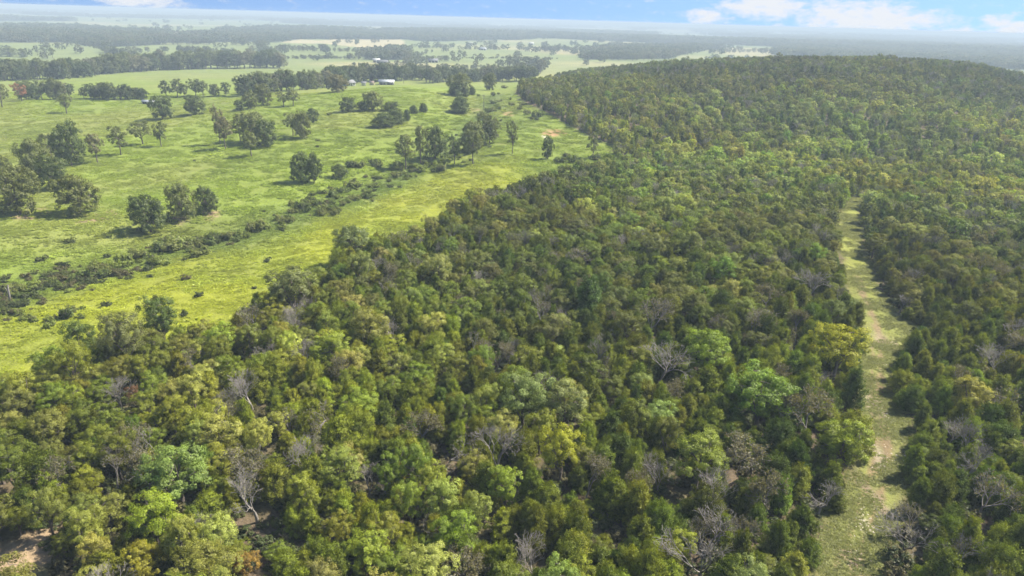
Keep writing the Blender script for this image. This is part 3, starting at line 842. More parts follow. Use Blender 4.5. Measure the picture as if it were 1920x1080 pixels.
def dart_forest():
    """trees scattered through the woods, no two trunks closer than their crowns allow"""
    cell = 2.0; grid = {}

    def near(x, y, r):
        ci, cj = int(x // cell), int(y // cell); k = int(math.ceil((r + 2.4) / cell))
        for i in range(ci - k, ci + k + 1):
            for j in range(cj - k, cj + k + 1):
                for (a_, b_, r_) in grid.get((i, j), ()):
                    if (a_ - x) ** 2 + (b_ - y) ** 2 < (r + r_) ** 2:
                        return True
        return False

    def put(x, y, r):
        grid.setdefault((int(x // cell), int(y // cell)), []).append((x, y, r))
    for t_ in trees:
        put(t_[0], t_[1], {'oak': 1.9, 'cedar': 1.5, 'bare': 1.6}[t_[2]] * t_[4])
        d_ = math.hypot(t_[0], t_[1]); put(t_[0] * (1 - 2.6 / d_), t_[1] * (1 - 2.6 / d_), 1.6)
    n = 130000
    y = np.concatenate([np.sqrt(rng.uniform(15 ** 2, 250 ** 2, 40000)), np.sqrt(rng.uniform(240 ** 2, 880 ** 2, n - 40000))]); half = y * .80 + 45
    x = rng.uniform(-1, 1, n) * half
    k = is_forest(x, y); x, y = x[k], y[k]
    near_ = np.hypot(x, y) < 260
    td = np.full(len(x), -50.0); td[near_] = sdpoly(x[near_], y[near_], TRAIL)
    cd = np.full(len(x), -50.0); cd[near_] = sdpoly(x[near_], y[near_], CLEAR)
    cedn = fbm(x / 38 + 2.5, y / 38 + 6.5, 151, 3)
    gap = fbm(x / 13 + 12.5, y / 13 + 3.5, 161, 3)
    u = rng.uniform(size=(len(x), 4)); edge = fbm(x / 5 + 1.7, y / 5 + 2.9, 165, 2)
    patch = sstep(.3, .7, fbm(x / 30 + 8.8, y / 45 + 1.1, 163, 3)); stand = sstep(.35, .65, fbm(x / 110 + 2.1, y / 150 + 9.1, 164, 2)); warm = sstep(.3, .7, fbm(x / 60 + 4.8, y / 60 + 6.1, 167, 2))
    rr0 = np.hypot(x, y)
    out_ = []
    order = rng.permutation(len(x))
    cut = int(len(order) * .55)        # the last darts fill the gaps with saplings and young cedars
    for oi, i in enumerate(order):
        young = oi > cut
        pc = .33 + .95 * (cedn[i] - .32) + (.20 if td[i] > -14 else 0) + (.12 if x[i] > y[i] * .53 else 0) - (.10 if 200 < rr0[i] else 0) + (.32 if y[i] > 440 else 0)
        q = u[i, 0]
        kind = 'bare' if q < .085 else ('cedar' if q < .085 + pc else 'oak')
        big = u[i, 1]
        if kind == 'oak':
            em = 1.25 if u[i, 3] * 37 % 1 < .08 else 1.0; h_ = (4.0 + 2.9 * big) * em; w_ = (.63 + .34 * u[i, 2]) * em
        elif kind == 'cedar':
            h_ = 2.9 + 2.8 * big; w_ = .64 + .34 * u[i, 2]
        else:
            h_ = 4.2 + 2.4 * big; w_ = .70 + .4 * u[i, 2]
        r = {'oak': R_OAK, 'cedar': R_CED, 'bare': 1.35}[kind] * (.5 + .5 * big) * w_ * (1.0 + .22 * (gap[i] > .6))
        if young:
            kind = 'sapling'; h_ = 2.2 + 1.5 * big; w_ = .66 + .28 * u[i, 2]; r = .68
        if td[i] > -5:
            h_ *= .8
        if td[i] > -(.25 + r * .22 + .9 * min(1.0, max(0.0, (rr0[i] - 105) / 50)) - 2.2 * (edge[i] - .5)) or cd[i] > -1.0 or near(x[i], y[i], r):
            continue
        put(x[i], y[i], r)
        W_, T_ = (CED_W, CED_T) if kind in ('cedar', 'sapling') else (OAK_W, OAK_T)
        k_ = int(np.searchsorted(np.cumsum(W_), u[i, 3] * .999)); tint, nm = T_[min(k_, len(T_) - 1)]
        if kind == 'bare':
            nm = 'grey'
        j = rng.normal(1.68, .22) * (.66 + .40 * patch[i] + .26 * stand[i]) * (1 - .30 * min(1.0, max(0.0, (y[i] - 300) / 180))); tint = tuple(np.array(tint) * j * (1 + rng.normal(0, .05, 3)) * np.array([1.06 + .12 * (warm[i] - .5), 1.05, .70 - .2 * (warm[i] - .5)]))
        out_.append([x[i], y[i], kind, h_, w_, tint, nm, ''])
    return out_


trees += dart_forest()
TX = np.array([t_[0] for t_ in trees]); TY = np.array([t_[1] for t_ in trees]); TZ = hgt(TX, TY)
TH = np.array([t_[3] for t_ in trees])
PP, DD = project(np.stack([TX, TY, TZ + TH * .6], 1))
inframe = (DD > 5) & (PP[:, 0] > -25) & (PP[:, 0] < 1945) & (PP[:, 1] < 1120) & (PP[:, 1] > -40)
size_px = TH / np.maximum(DD, 1)
LIMIT = {'oak': 295, 'cedar': 295, 'bare': 110, 'sapling': 200}
chosen = set(range(NSPEC))
for kd, lim in LIMIT.items():
    ids = [i for i in range(len(trees)) if trees[i][2] == kd and inframe[i]]
    ids.sort(key=lambda i: (-(i < NSPEC), -1.0 / DD[i]))
    chosen |= set(ids[:lim])

# words that say where a tree stands
BANDS = [(1085, 9999, 'on the very bottom edge'), (990, 1085, 'just above the bottom edge'), (910, 990, 'low in the woods'), (830, 910, 'in the lower woods'), (750, 830, 'in the lower-middle woods'), (690, 750, 'below the yellow tree'),
         (630, 690, 'level with the yellow tree'), (580, 630, 'above the yellow tree'), (530, 580, 'in the upper-middle woods'), (-99, 530, 'high in the woods')]


def zone(px, py):
    for lo, hi, nm in BANDS:
        if lo <= py < hi:
            break
    tx = np.interp(py, [388, 440, 520, 570, 612, 645, 740, 860, 920, 1000, 1080, 1140], [1595, 1583, 1612, 1625, 1655, 1655, 1645, 1655, 1635, 1605, 1580, 1540])
    return nm, ('trail' if px > tx else 'wood'), tx


_U = ['', 'first', 'second', 'third', 'fourth', 'fifth', 'sixth', 'seventh', 'eighth', 'ninth', 'tenth', 'eleventh', 'twelfth', 'thirteenth', 'fourteenth', 'fifteenth', 'sixteenth', 'seventeenth', 'eighteenth', 'nineteenth', 'twentieth']
_T = {2: 'twenty', 3: 'thirty', 4: 'forty', 5: 'fifty', 6: 'sixty'}
ORD = [_U[k + 1] if k < 20 else (_T[(k + 1) // 10] + _U[(k + 1) % 10] if (k + 1) % 10 else _T[(k + 1) // 10][:-1] + 'ieth') for k in range(69)]
NOUN = {'sapling': 'young tree', 'oak': 'broadleaf tree', 'cedar': 'cedar', 'bare': 'bare tree'}
SZ = {'sapling': ((2.7, 'tiny'), (3.4, 'short'), (99, 'taller')), 'oak': ((5.0, 'small'), (6.0, 'middling'), (99, 'tall')), 'cedar': ((3.9, 'small'), (4.9, 'middling'), (99, 'tall')), 'bare': ((5.2, 'small'), (99, 'tall'))}
buckets = {}
for i in chosen:
    if i < NSPEC:
        continue
    nm, side, tx = zone(PP[i, 0], PP[i, 1])
    s_ = next(w for lim, w in SZ[trees[i][2]] if trees[i][3] < lim)
    buckets.setdefault((s_, trees[i][6], trees[i][2], nm, side), []).append((abs(PP[i, 0] - tx), i))
for (s_, colr, kd, nm, side), v in buckets.items():
    v.sort()
    for k, (_, i) in enumerate(v):
        where = '' if side == 'wood' else ('across it, ' if len(v) > 1 else 'across the trail, ')
        o_ = '' if len(v) == 1 else ORD[k] + ' '
        frm = ' from the trail' if len(v) > 1 else ''
        trees[i][7] = ('%s%s %s %s%s, %s%s' % (o_, s_, colr, NOUN[kd], frm, where, nm)).strip()

NAMES = {'sapling': 'young_tree', 'oak': 'oak_tree', 'cedar': 'cedar_tree', 'bare': 'bare_tree'}
GRP = {'sapling': 'young trees filling gaps in the woods', 'oak': 'broadleaf trees of the woods', 'cedar': 'cedars of the woods', 'bare': 'leafless trees of the woods'}
HI = {'sapling': HI_CED + HI_OAK[:3], 'oak': HI_OAK, 'cedar': HI_CED, 'bare': HI_BARE}
mass = []
src = [p.joined for p in HI_OAK + HI_CED + HI_BARE + MID_OAK + MID_CED + LOW_OAK + LOW_CED]
OFF = np.cumsum([0, len(HI_OAK), len(HI_CED), len(HI_BARE), len(MID_OAK), len(MID_CED), len(LOW_OAK), len(LOW_CED)])
for i, t_ in enumerate(trees):
    x, y, kind, h_, w_, tint, nm, lab = t_
    if tint is None:
        tint = (.16, .12, .05)
    if i in chosen:
        p = HI[kind][i % len(HI[kind])]
        s = h_ / p.Ht
        plant(NAMES[kind], lab, 'tree', p, x, y, w_ * (s ** .55), s, rng.uniform(0, 6.28), tint, GRP[kind])
    else:
        d_ = math.hypot(x, y)
        if d_ < 190 or kind == 'bare':
            base, lib = (OFF[0], HI_OAK) if kind == 'oak' else ((OFF[1], HI_CED) if kind in ('cedar', 'sapling') else (OFF[2], HI_BARE))
        elif d_ < 400:
            base, lib = (OFF[3], MID_OAK) if kind == 'oak' else (OFF[4], MID_CED)
        else:
            base, lib = (OFF[5], LOW_OAK) if kind == 'oak' else (OFF[6], LOW_CED)
        k = int(rng.integers(0, len(lib))); s = h_ / lib[k].Ht
        mass.append((x, y, TZ[i] - .1, rng.uniform(0, 6.28), w_ * s ** .55, s, base + k, tint))
M_ = mass
f_ob = scatter('forest', 'dense mixed woodland of small trees covering the slope and hill', src, [(a_[0], a_[1], a_[2]) for a_ in M_], [a_[3] for a_ in M_], [(a_[4], a_[4], a_[5]) for a_ in M_], [a_[6] for a_ in M_], [a_[7] for a_ in M_])
print('forest trees', len(trees), 'individuals', len(chosen))

# ------------------------------------------------------------------ trees standing in the pasture (x0, x1, top, foot pixels of the photograph)
DK, GG, OL, GY, RD = (.060, .085, .026), (.095, .115, .040), (.085, .100, .030), (.125, .125, .070), (.165, .085, .055)
PAST = [
    (-2, 80, 314, 408, 'S', OL, 'big bushy tree over bare soil next to the picture edge'), (112, 188, 330, 406, 'S', OL, 'broad tree on a bare soil patch casting a long shadow'),
    (249, 318, 369, 440, 'S', DK, 'dark ball-shaped tree, roundest of the three in a row'), (316, 369, 345, 417, 'S', GG, 'taller lighter tree, middle of the three in a row'), (365, 410, 349, 404, 'S', DK, 'dark narrow tree, uphill end of the three in a row'),
    (-28, 26, 293, 352, 'S', OL, 'tree cut by the picture edge above the big bushy tree'), (46, 104, 264, 345, 'S', GG, 'grey-green oak at the near end of the pasture grove'), (78, 131, 300, 360, 'S', DK, 'low dark leaning oak at the foot of the pasture grove'),
    (76, 122, 252, 310, 'O', GG, 'round-topped oak behind the near ones of the pasture grove'), (104, 166, 230, 316, 'S', DK, 'tallest dark oak of the pasture grove'), (165, 201, 254, 308, 'O', GY, 'slim oak with visible trunk beside the pasture grove'),
    (207, 246, 240, 294, 'O', GG, 'thin see-through oak with a bare trunk on the pasture slope'), (245, 291, 229, 274, 'O', GG, 'umbrella-shaped oak behind the see-through oak'), (287, 319, 232, 278, 'O', GG, 'leaning oak, uphill end of the open trio'),
    (109, 141, 179, 215, 'O', GG, 'small lone tree by a pale bare patch in the upper pasture'), (282, 328, 181, 226, 'S', DK, 'dark ragged tree in the swale, larger of the pair'), (347, 385, 182, 217, 'S', DK, 'dark ragged tree in the swale, smaller of the pair'),
    (399, 427, 205, 275, 'O', GY, 'tall pale grey tree at the edge of the middle pasture clump'), (404, 443, 222, 283, 'O', GY, 'grey thin tree with trunk in front of the middle pasture clump'), (432, 470, 216, 268, 'O', OL, 'olive open tree inside the middle pasture clump'),
    (452, 505, 213, 272, 'S', GG, 'wide dome-shaped oak of the middle pasture clump'), (478, 522, 228, 278, 'S', DK, 'dark spreading oak at the uphill side of the middle clump'), (452, 491, 251, 296, 'O', GG, 'small oak standing just below the middle pasture clump'),
    (532, 567, 215, 258, 'O', GG, 'paler oak of the touching pair in mid pasture'), (550, 585, 211, 263, 'S', OL, 'darker upright oak of the touching pair in mid pasture'), (576, 600, 204, 231, 'S', DK, 'small dark tree just uphill of the touching pair'),
    (546, 582, 287, 347, 'S', DK, 'dark round tree, taller of the twin trees above the brush'), (573, 605, 293, 347, 'S', DK, 'dark round tree, lower of the twin trees above the brush'), (620, 653, 309, 337, 'S', DK, 'low dark bush-like tree beside the twin trees'),
    (517, 546, 174, 202, 'O', GG, 'oak of the double crown below the hedgerow, paler one'), (534, 566, 171, 201, 'O', OL, 'oak of the double crown below the hedgerow, darker one'),
    (638, 669, 184, 211, 'S', DK, 'dark dense tree at the end of the upper hill clump'), (667, 692, 191, 209, 'S', DK, 'low dark tree inside the upper hill clump'), (678, 719, 173, 209, 'S', GG, 'highest grey-green tree of the upper hill clump'),
    (717, 752, 191, 209, 'S', DK, 'low wide dark tree next to the upper hill clump'), (700, 738, 212, 240, 'C', DK, 'wide dark cedar at the low end of the cedar row'), (726, 758, 205, 234, 'C', DK, 'full dark cedar in the middle of the cedar row'),
    (755, 771, 206, 227, 'C', DK, 'narrow dark cedar at the top of the cedar row'), (768, 783, 198, 214, 'C', DK, 'small round cedar standing above the cedar row'), (786, 802, 194, 211, 'C', DK, 'smallest pointed cedar on the open hill'),
    (836, 884, 140, 182, 'S', GG, 'tall tree behind cedars on the hill shoulder'), (840, 866, 155, 182, 'C', DK, 'dark cedar at the foot of the tall hill shoulder tree'), (864, 880, 162, 183, 'C', DK, 'small dark cedar under the hill shoulder tree'), (878, 893, 163, 179, 'C', DK, 'pointed cedar just past the hill shoulder tree'),
    (844, 882, 181, 214, 'C', DK, 'large dark bushy cedar mound on the hill shoulder'), (904, 931, 139, 171, 'S', GG, 'tree with shaded bare ground beside it at the hill crest'),
    (738, 782, 257, 322, 'O', GG, 'pale oak at the creek, first of the creek grove'), (772, 806, 240, 312, 'O', GG, 'tall oak at the creek with bare lower trunk'), (795, 839, 239, 302, 'S', DK, 'dark crowned tree in the middle of the creek grove'), (836, 868, 258, 312, 'O', DK, 'vine-covered dark tree at the creek edge of the grass strip'),
    (868, 906, 248, 312, 'O', GG, 'slender leaning tree at the grass strip side of the creek grove'), (860, 905, 232, 290, 'S', GG, 'wide vine-draped tree at the far side of the creek grove'), (895, 940, 221, 272, 'S', GG, 'rounded vine-draped tree at the top of the creek'),
    (947, 973, 231, 292, 'O', GG, 'columnar tree with bare forked trunk in the grass strip'), (1015, 1038, 256, 301, 'S', DK, 'dark columnar tree alone in the grass strip near the wood edge'),
    (1098, 1124, 252, 300, 'O', GG, 'young oak at the wood edge beside the dirt patch'),
    (-12, 21, 160, 204, 'O', OL, 'tree with trunk cut by the picture edge near the hedgerow'), (26, 56, 160, 192, 'O', RD, 'reddish-leaved tree with dark trunk in the hedgerow'), (612, 652, 142, 175, 'S', GY, 'big rounded grey tree standing before the barn hedgerow'),
    (455, 485, 172, 206, 'S', GG, 'broad tree in front of the hedgerow corner, low side'), (440, 460, 188, 209, 'S', DK, 'small dark tree at the tip of the hedgerow corner'), (478, 510, 160, 200, 'S', OL, 'broad tree in front of the hedgerow corner, high side'),
    (92, 107, 91, 111, 'O', GG, 'lone tree in the far pale green field'), (2, 35, 90, 107, 'S', GG, 'tree clump in the far pale green field, larger'), (36, 52, 92, 109, 'S', GG, 'tree clump in the far pale green field, smaller'),
]
LIB = {'S': SHADE, 'O': OPEN, 'C': ROUND_CED}
for i, (x0, x1, top, foot, k, tint, lab) in enumerate(PAST):
    x, y = ground((x0 + x1) / 2, foot - (foot - top) * .06)
    d_ = project(np.array([[x, y, H1(x, y)]]))[1][0]
    w_ = (x1 - x0) * d_ / FPX; h_ = (foot - top) * d_ / FPX * 1.02
    p = LIB[k][i % len(LIB[k])]
    plant('cedar_tree' if k == 'C' else 'pasture_tree', lab, 'tree', p, x, y, w_ / 2 / (p.Rc * (1.12 if k != 'C' else .92)), h_ / (p.Ht * (.98 if k != 'C' else 1.16)), rng.uniform(0, 6.28), np.array(tint) * rng.normal(1.5, .1) * np.array([1.05, 1, .9]), 'trees standing in the pasture')

# ------------------------------------------------------------------ hedgerow trees, one by one along their lines
HEDGE = [
    # name of line, pixels along the foot, step in px, height px, jitter in depth (m), rows
    ('in the hedgerow near the reddish tree', [(50, 187), (75, 187), (112, 186), (135, 186)], 13, (20, 34), 5, 1),
    ('in the long hedgerow by the white shed', [(158, 186), (280, 187)], 11, (18, 30), 4, 1),
    ('in the hedgerow past the white shed', [(312, 184), (360, 182), (400, 181), (440, 179)], 17, (20, 32), 5, 1),
    ('in the hedgerow climbing uphill', [(455, 180), (520, 172), (560, 170), (640, 163)], 14, (24, 40), 7, 2),
    ('in the row behind the barn', [(640, 157), (700, 153), (770, 151), (840, 152)], 12, (20, 34), 9, 2),
    ('in the crest row near the woods', [(800, 156), (900, 153), (1005, 151)], 11, (20, 30), 8, 2),
    ('in the far dark treeline', [(-20, 152), (120, 150), (200, 139), (300, 132), (400, 129), (525, 128)], 11, (20, 33), 14, 2),
]
CT = ['leafy grey-green tree', 'dark green tree', 'olive tree', 'pale thin tree']
CTT = [GG, DK, OL, GY]
for (where, line, step, (h0, h1), jit, rows) in HEDGE:
    L = np.array(line, float); seg = np.hypot(*np.diff(L, axis=0).T); cum = np.concatenate([[0], np.cumsum(seg)])
    cnt = {}
    rowlist = []
    for rw in range(rows):
        s = rw * step * .5
        while s < cum[-1]:
            rowlist.append((np.interp(s, cum, L[:, 0]), np.interp(s, cum, L[:, 1]), rw)); s += step * rng.uniform(.7, 1.35)
    rowlist.sort()
    items = []
    for (px, py, rw) in rowlist:
        x, y = ground(px, py); k = 1 + (rng.uniform(-.4, 1) * jit + rw * jit * .8) / math.hypot(x, y); x, y = x * k, y * k
        d_ = math.hypot(x, y); h_ = rng.uniform(h0, h1) * d_ / FPX
        j = int(rng.choice(4, p=[.38, .32, .2, .1]))
        items.append((x, y, h_, j))
        cnt[j] = cnt.get(j, 0) + 1
    seen = {}
    for (x, y, h_, j) in items:
        k = seen.get(j, 0); seen[j] = k + 1
        lab = '%s %s %s, from its low end' % (ORD[k], CT[j], where) if cnt[j] > 1 else '%s %s' % (CT[j], where)
        p = (MID_OAK + SHADE)[int(rng.integers(0, 12))]
        sz = h_ / p.Ht
        tint = np.array(CTT[j]) * rng.normal(1.25, .1)
        if 'barn' in where and j == 3:
            tint = np.array(RD)
        plant('hedgerow_tree', lab, 'tree', p, x, y, sz * rng.uniform(.75, 1.15), sz, rng.uniform(0, 6.28), tint, 'hedgerow trees')

# ------------------------------------------------------------------ shrubs along the creek
SHR_L = [(20, 555), (60, 545), (110, 535), (160, 518), (190, 520), (230, 500), (262, 492), (285, 486), (310, 470), (335, 462), (355, 466), (380, 455), (405, 448), (425, 452), (470, 435), (490, 428), (525, 420),
         (545, 400), (565, 392), (585, 385), (600, 402), (620, 395), (640, 380), (662, 376), (690, 372), (750, 330), (770, 322), (790, 318), (805, 312), (820, 318), (745, 312), (660, 312), (680, 306), (700, 310), (640, 360), (675, 350),
         (90, 605), (50, 600), (130, 590), (915, 225), (900, 218), (930, 208), (1000, 220), (975, 205), (940, 190), (925, 180), (700, 335), (610, 365), (860, 300), (1075, 305), (1060, 300), (875, 285), (905, 275), (800, 300), (1120, 300)]
SW = ['low dark bramble shrub', 'leafy green shrub', 'tangled olive shrub']
SC_T = [(.105, .140, .034), (.165, .205, .040), (.165, .185, .050)]
pts_s = []
for (px, py) in SHR_L:
    for q in range(5):
        pts_s.append((px + rng.normal(0, 15) * (q > 0), py + rng.normal(0, 6) * (q > 0)))
pts_s.sort()
cn = [0, 0, 0]
tens = ['', 'twenty-', 'thirty-', 'forty-', 'fifty-', 'sixty-']
for k, (px, py) in enumerate(pts_s):
    x, y = ground(px, py); j = int(rng.integers(0, 3)); cn[j] += 1
    p = SHRUB[k % 5]; s = (.6 if px < 140 else 1.0) * rng.uniform(.45, 1.1) + (rng.uniform() < .35) * rng.uniform(.2, .8)
    near_l = 'by the white snag' if px < 120 else 'below the row of three trees' if px < 420 else 'on the middle of the brush line' if px < 620 else 'near the twin trees' if px < 730 else 'at the foot of the creek grove' if px < 880 else 'at the head of the creek'
    n_ = cn[j]
    # shrubs of a look are counted up the brush line within their stretch
    pts_s[k] = (px, py, x, y, j, p, s, near_l)
cc_ = {}
for z_ in pts_s:
    cc_[(z_[4], z_[7])] = cc_.get((z_[4], z_[7]), 0) + 1
se_ = {}
for (px, py, x, y, j, p, s, nl_) in pts_s:
    k = se_.get((j, nl_), 0); se_[(j, nl_)] = k + 1
    lab = ('%s %s %s, going up the creek' % (ORD[k], SW[j], nl_)) if cc_[(j, nl_)] > 1 else '%s %s' % (SW[j], nl_)
    plant('creek_shrub', lab, 'shrub', p, x, y, s * rng.uniform(.9, 1.3), s * rng.uniform(.75, 1.15), rng.uniform(0, 6.28), np.array(SC_T[j]) * rng.normal(1, .1), 'shrubs along the creek')

# ------------------------------------------------------------------ grass: weedy tufts over the near pasture, the trail and the wood's edge


def tuft_patch(seed, n=46, size=4.6, h=.34):
    g = np.random.default_rng(seed)
    Cs, Ds, Ns, L, W, v = [], [], [], [], [], []
    for i in range(n):
        c0 = np.array([*(g.uniform(-.5, .5, 2) * size), 0.0]); s = g.uniform(.5, 1.6); k = int(g.integers(9, 20)); vv = g.uniform(.15, .85)
        hh = h * s
        d = unit(np.stack([g.normal(0, .9, k), g.normal(0, .9, k), np.full(k, .55)], 1))
        Cs.append(c0 + d * hh * .5 + np.stack([g.normal(0, .14 * s, k), g.normal(0, .14 * s, k), np.zeros(k)], 1)); Ds.append(d); Ns.append(unit(np.array([0, 0, 1.0]) + g.normal(size=(k, 3)) * .3)); L.append(np.full(k, hh * 1.1)); W.append(g.uniform(.06, .17, k) * s); v.append(np.clip(vv + g.normal(0, .1, k), 0, 1))
    C, D, Nn, L, W, v = (np.concatenate(q) for q in (Cs, Ds, Ns, L, W, v))
    V, F = cards(C, D, Nn, L, W, g)
    return mesh_from('tufts%d' % seed, V, [F], ['grass_blades'], leafvar=np.repeat(v, 4))


TUFT = [tuft_patch(800 + i) for i in range(6)]
n = 17000
y = np.sqrt(rng.uniform(60 ** 2, 430 ** 2, n)); x = rng.uniform(-.82, .5, n) * y - 5
ok = ~is_forest(x, y) & (rng.uniform(size=n) < np.interp(np.hypot(x, y), [150, 430], [1, .5]))
x, y = x[ok], y[ok]
gc = grass_colour(x, y)
tn_ = fbm(x / 9, y / 9, 171, 3)
tint = gc * (1.2 + .7 * tn_)[:, None] * rng.normal(1, .1, (len(x), 1)) * np.array([1.0, 1.02, .9])
sz = rng.uniform(.7, 1.3, len(x))
gz = sz * (.2 + 1.0 * tn_) * rng.uniform(.6, 1.3, len(x))
# trail grass: short and strawy
n2_ = 900
bx = np.array(TRAIL); xt = rng.uniform(bx[:, 0].min(), bx[:, 0].max(), n2_ * 14); yt = rng.uniform(bx[:, 1].min(), bx[:, 1].max(), n2_ * 14)
ok = (sdpoly(xt, yt, TRAIL) > -1.5) & (fbm(xt / 4, yt / 4, 181, 3) > .42); xt, yt = xt[ok][:1500], yt[ok][:1500]
tt_ = np.tile(np.array([.175, .19, .05]), (len(xt), 1)) * rng.normal(1, .12, (len(xt), 1))
X2, Y2 = np.concatenate([x, xt]), np.concatenate([y, yt])
gs = scatter('grass', 'tufted green pasture grass and short trail grass', TUFT, np.stack([X2, Y2, hgt(X2, Y2) - .03], 1), rng.uniform(0, 6.28, len(X2)),
             np.concatenate([np.stack([sz, sz, gz], 1), np.stack([np.full(len(xt), .5)] * 2 + [np.full(len(xt), .42)], 1)]), rng.integers(0, 6, len(X2)), np.concatenate([tint, tt_]))

# weeds and low brush under the trees and in the pasture
n = 11000
y = np.concatenate([np.sqrt(rng.uniform(35 ** 2, 140 ** 2, 8000)), np.sqrt(rng.uniform(130 ** 2, 330 ** 2, 3000))]); x = rng.uniform(-.85, .85, n) * y
inf = is_forest(x, y); td = sdpoly(x, y, TRAIL); dc = segdist(x, y, CREEK)
keep = np.where(inf, (td < -1.2) & (rng.uniform(size=n) < .75), rng.uniform(size=n) < .008 + .75 * np.exp(-(dc / 7) ** 2))
x, y, inf = x[keep.astype(bool)], y[keep.astype(bool)], inf[keep.astype(bool)]
s = rng.uniform(.25, .8, len(x))
u_t = np.array([(.07, .09, .03), (.10, .12, .035), (.12, .11, .05)])[rng.integers(0, 3, len(x))]
scatter('undergrowth', 'low scrubby undergrowth and weeds', [p.joined for p in SHRUB], np.stack([x, y, hgt(x, y) - .1], 1), rng.uniform(0, 6.28, len(x)), np.stack([s * 1.2, s * 1.2, s], 1), rng.integers(0, 5, len(x)), u_t)

# ------------------------------------------------------------------ far woods: clumps of crowns across the plain


def clump(seed, n=9, size=26.0):
    g = np.random.default_rng(seed); V, F, lv = [], [], []; o = 0
    for i in range(n):
        q = LOW_OAK[int(g.integers(0, len(LOW_OAK)))].joined
        v = np.empty(len(q.vertices) * 3, np.float32); q.vertices.foreach_get('co', v); v = v.reshape(-1, 3)
        f = np.empty(len(q.loops), np.int32); q.loops.foreach_get('vertex_index', f)
        b_ = LOWV[i % len(LOWV)]
        s = g.uniform(.9, 1.45); p = g.uniform(-.5, .5, 2) * size
        vv = b_[0] * s + np.array([p[0], p[1], 0]); V.append(vv); F.append(b_[1] + o); lv.append(np.clip(b_[2] * .5 + g.uniform(0, .5), 0, 1)); o += len(vv)
    return mesh_from('clump%d' % seed, np.concatenate(V), [np.concatenate(F)], ['oak_leaves'], leafvar=np.concatenate(lv))


LOWV = [oak(900 + i, Ht=9.0, Rc=3.8, base=.02, nl=6, nc=6, nk=5, leaf=1.35)[1] for i in range(5)]
CLUMP = [clump(950 + i) for i in range(6)]
SPARSE = [clump(970 + i, 3, 16.0) for i in range(4)]


def sector(n, r0, r1, half=.86):
    r = np.sqrt(rng.uniform(r0 * r0, r1 * r1, n)); a_ = rng.uniform(-half, half, n)
    return r * np.sin(a_), r * np.cos(a_)


px_, py_, pw_, ps_ = [], [], [], []
for n, r0, r1, sc0 in ((3800, 600, 1400, .85), (9000, 1400, 2400, 1.0), (9000, 2400, 5000, 1.9), (5000, 5000, 12000, 3.2)):
    x, y = sector(n, r0, r1)
    op_ = far_open(x, y)
    lone = op_ & (rng.uniform(size=n) < .03) & (np.hypot(x, y) > 900)
    k = ~op_
    px_.append(x[k]); py_.append(y[k]); pw_.append(rng.integers(0, 6, k.sum())); ps_.append(np.full(k.sum(), sc0))
    px_.append(x[lone]); py_.append(y[lone]); pw_.append(6 + rng.integers(0, 4, lone.sum())); ps_.append(np.full(lone.sum(), min(sc0, 1.0)))
x, y, w_, s0 = (np.concatenate(q) for q in (px_, py_, pw_, ps_))
k = ~is_forest(x, y)
x, y, w_, s0 = x[k], y[k], w_[k], s0[k]
s = s0 * rng.uniform(.8, 1.25, len(x)); sz_ = np.minimum(s, 1.0 + .25 * s)
lt = np.array(LINE_TREES); lk = ~is_forest(lt[:, 0], lt[:, 1]); lt = lt[lk]
x, y, w_ = np.concatenate([x, lt[:, 0]]), np.concatenate([y, lt[:, 1]]), np.concatenate([w_, 10 + rng.integers(0, 6, len(lt))])
s = np.concatenate([s, lt[:, 2] / 8.0 * rng.uniform(.9, 1.3, len(lt))]); sz_ = np.concatenate([sz_, lt[:, 2] / 8.0])
tints = np.array([(.095, .115, .042), (.115, .130, .050), (.125, .128, .062), (.080, .102, .042)])[rng.integers(0, 4, len(x))]
scatter('distant_woods', 'blue-grey woods and treelines fading into haze across the plain', CLUMP + SPARSE + [p.joined for p in LOW_OAK], np.stack([x, y, hgt(x, y) - .3], 1), rng.uniform(0, 6.28, len(x)), np.stack([s, s, sz_], 1), w_, tints)
print('far clumps', len(x))

# ------------------------------------------------------------------ buildings and small things


def box_mesh(name, x0, x1, y0, y1, z0, z1, mat):
    V = [(a_, b_, c_) for c_ in (z0, z1) for b_ in (y0, y1) for a_ in (x0, x1)]
    F = [(0, 2, 3, 1), (4, 5, 7, 6), (0, 1, 5, 4), (2, 6, 7, 3), (0, 4, 6, 2), (1, 3, 7, 5)]
    return mesh_from(name, V, [np.array(F)], [mat])


def gable(name, L, W, z0, rise, over, th, mat):
    """roof of two slabs, ridge along x"""
    hw = W / 2 + over; hl = L / 2 + over; zo = z0 - rise * over / (W / 2)
    V, F = [], []
    for sgn in (-1, 1):
        o = len(V)
        for x_ in (-hl, hl):
            V += [(x_, sgn * hw, zo), (x_, 0, z0 + rise), (x_, 0, z0 + rise + th), (x_, sgn * hw, zo + th)]
        F += [(o, o + 1, o + 2, o + 3), (o + 4, o + 7, o + 6, o + 5), (o, o + 4, o + 5, o + 1), (o + 3, o + 2, o + 6, o + 7), (o, o + 3, o + 7, o + 4)]
    return mesh_from(name, V, [np.array(F)], [mat])


def gable_walls(name, L, W, h_, rise, mat):
    a_, b_ = L / 2, W / 2
    V = [(-a_, -b_, -.5), (a_, -b_, -.5), (a_, b_, -.5), (-a_, b_, -.5), (-a_, -b_, h_), (a_, -b_, h_), (a_, b_, h_), (-a_, b_, h_), (-a_, 0, h_ + rise), (a_, 0, h_ + rise)]
    return mesh_from(name, V, [np.array([(0, 1, 5, 4), (2, 3, 7, 6), (0, 3, 2, 1)]), np.array([(1, 2, 6, 9, 5), (3, 0, 4, 8, 7)])], [mat])


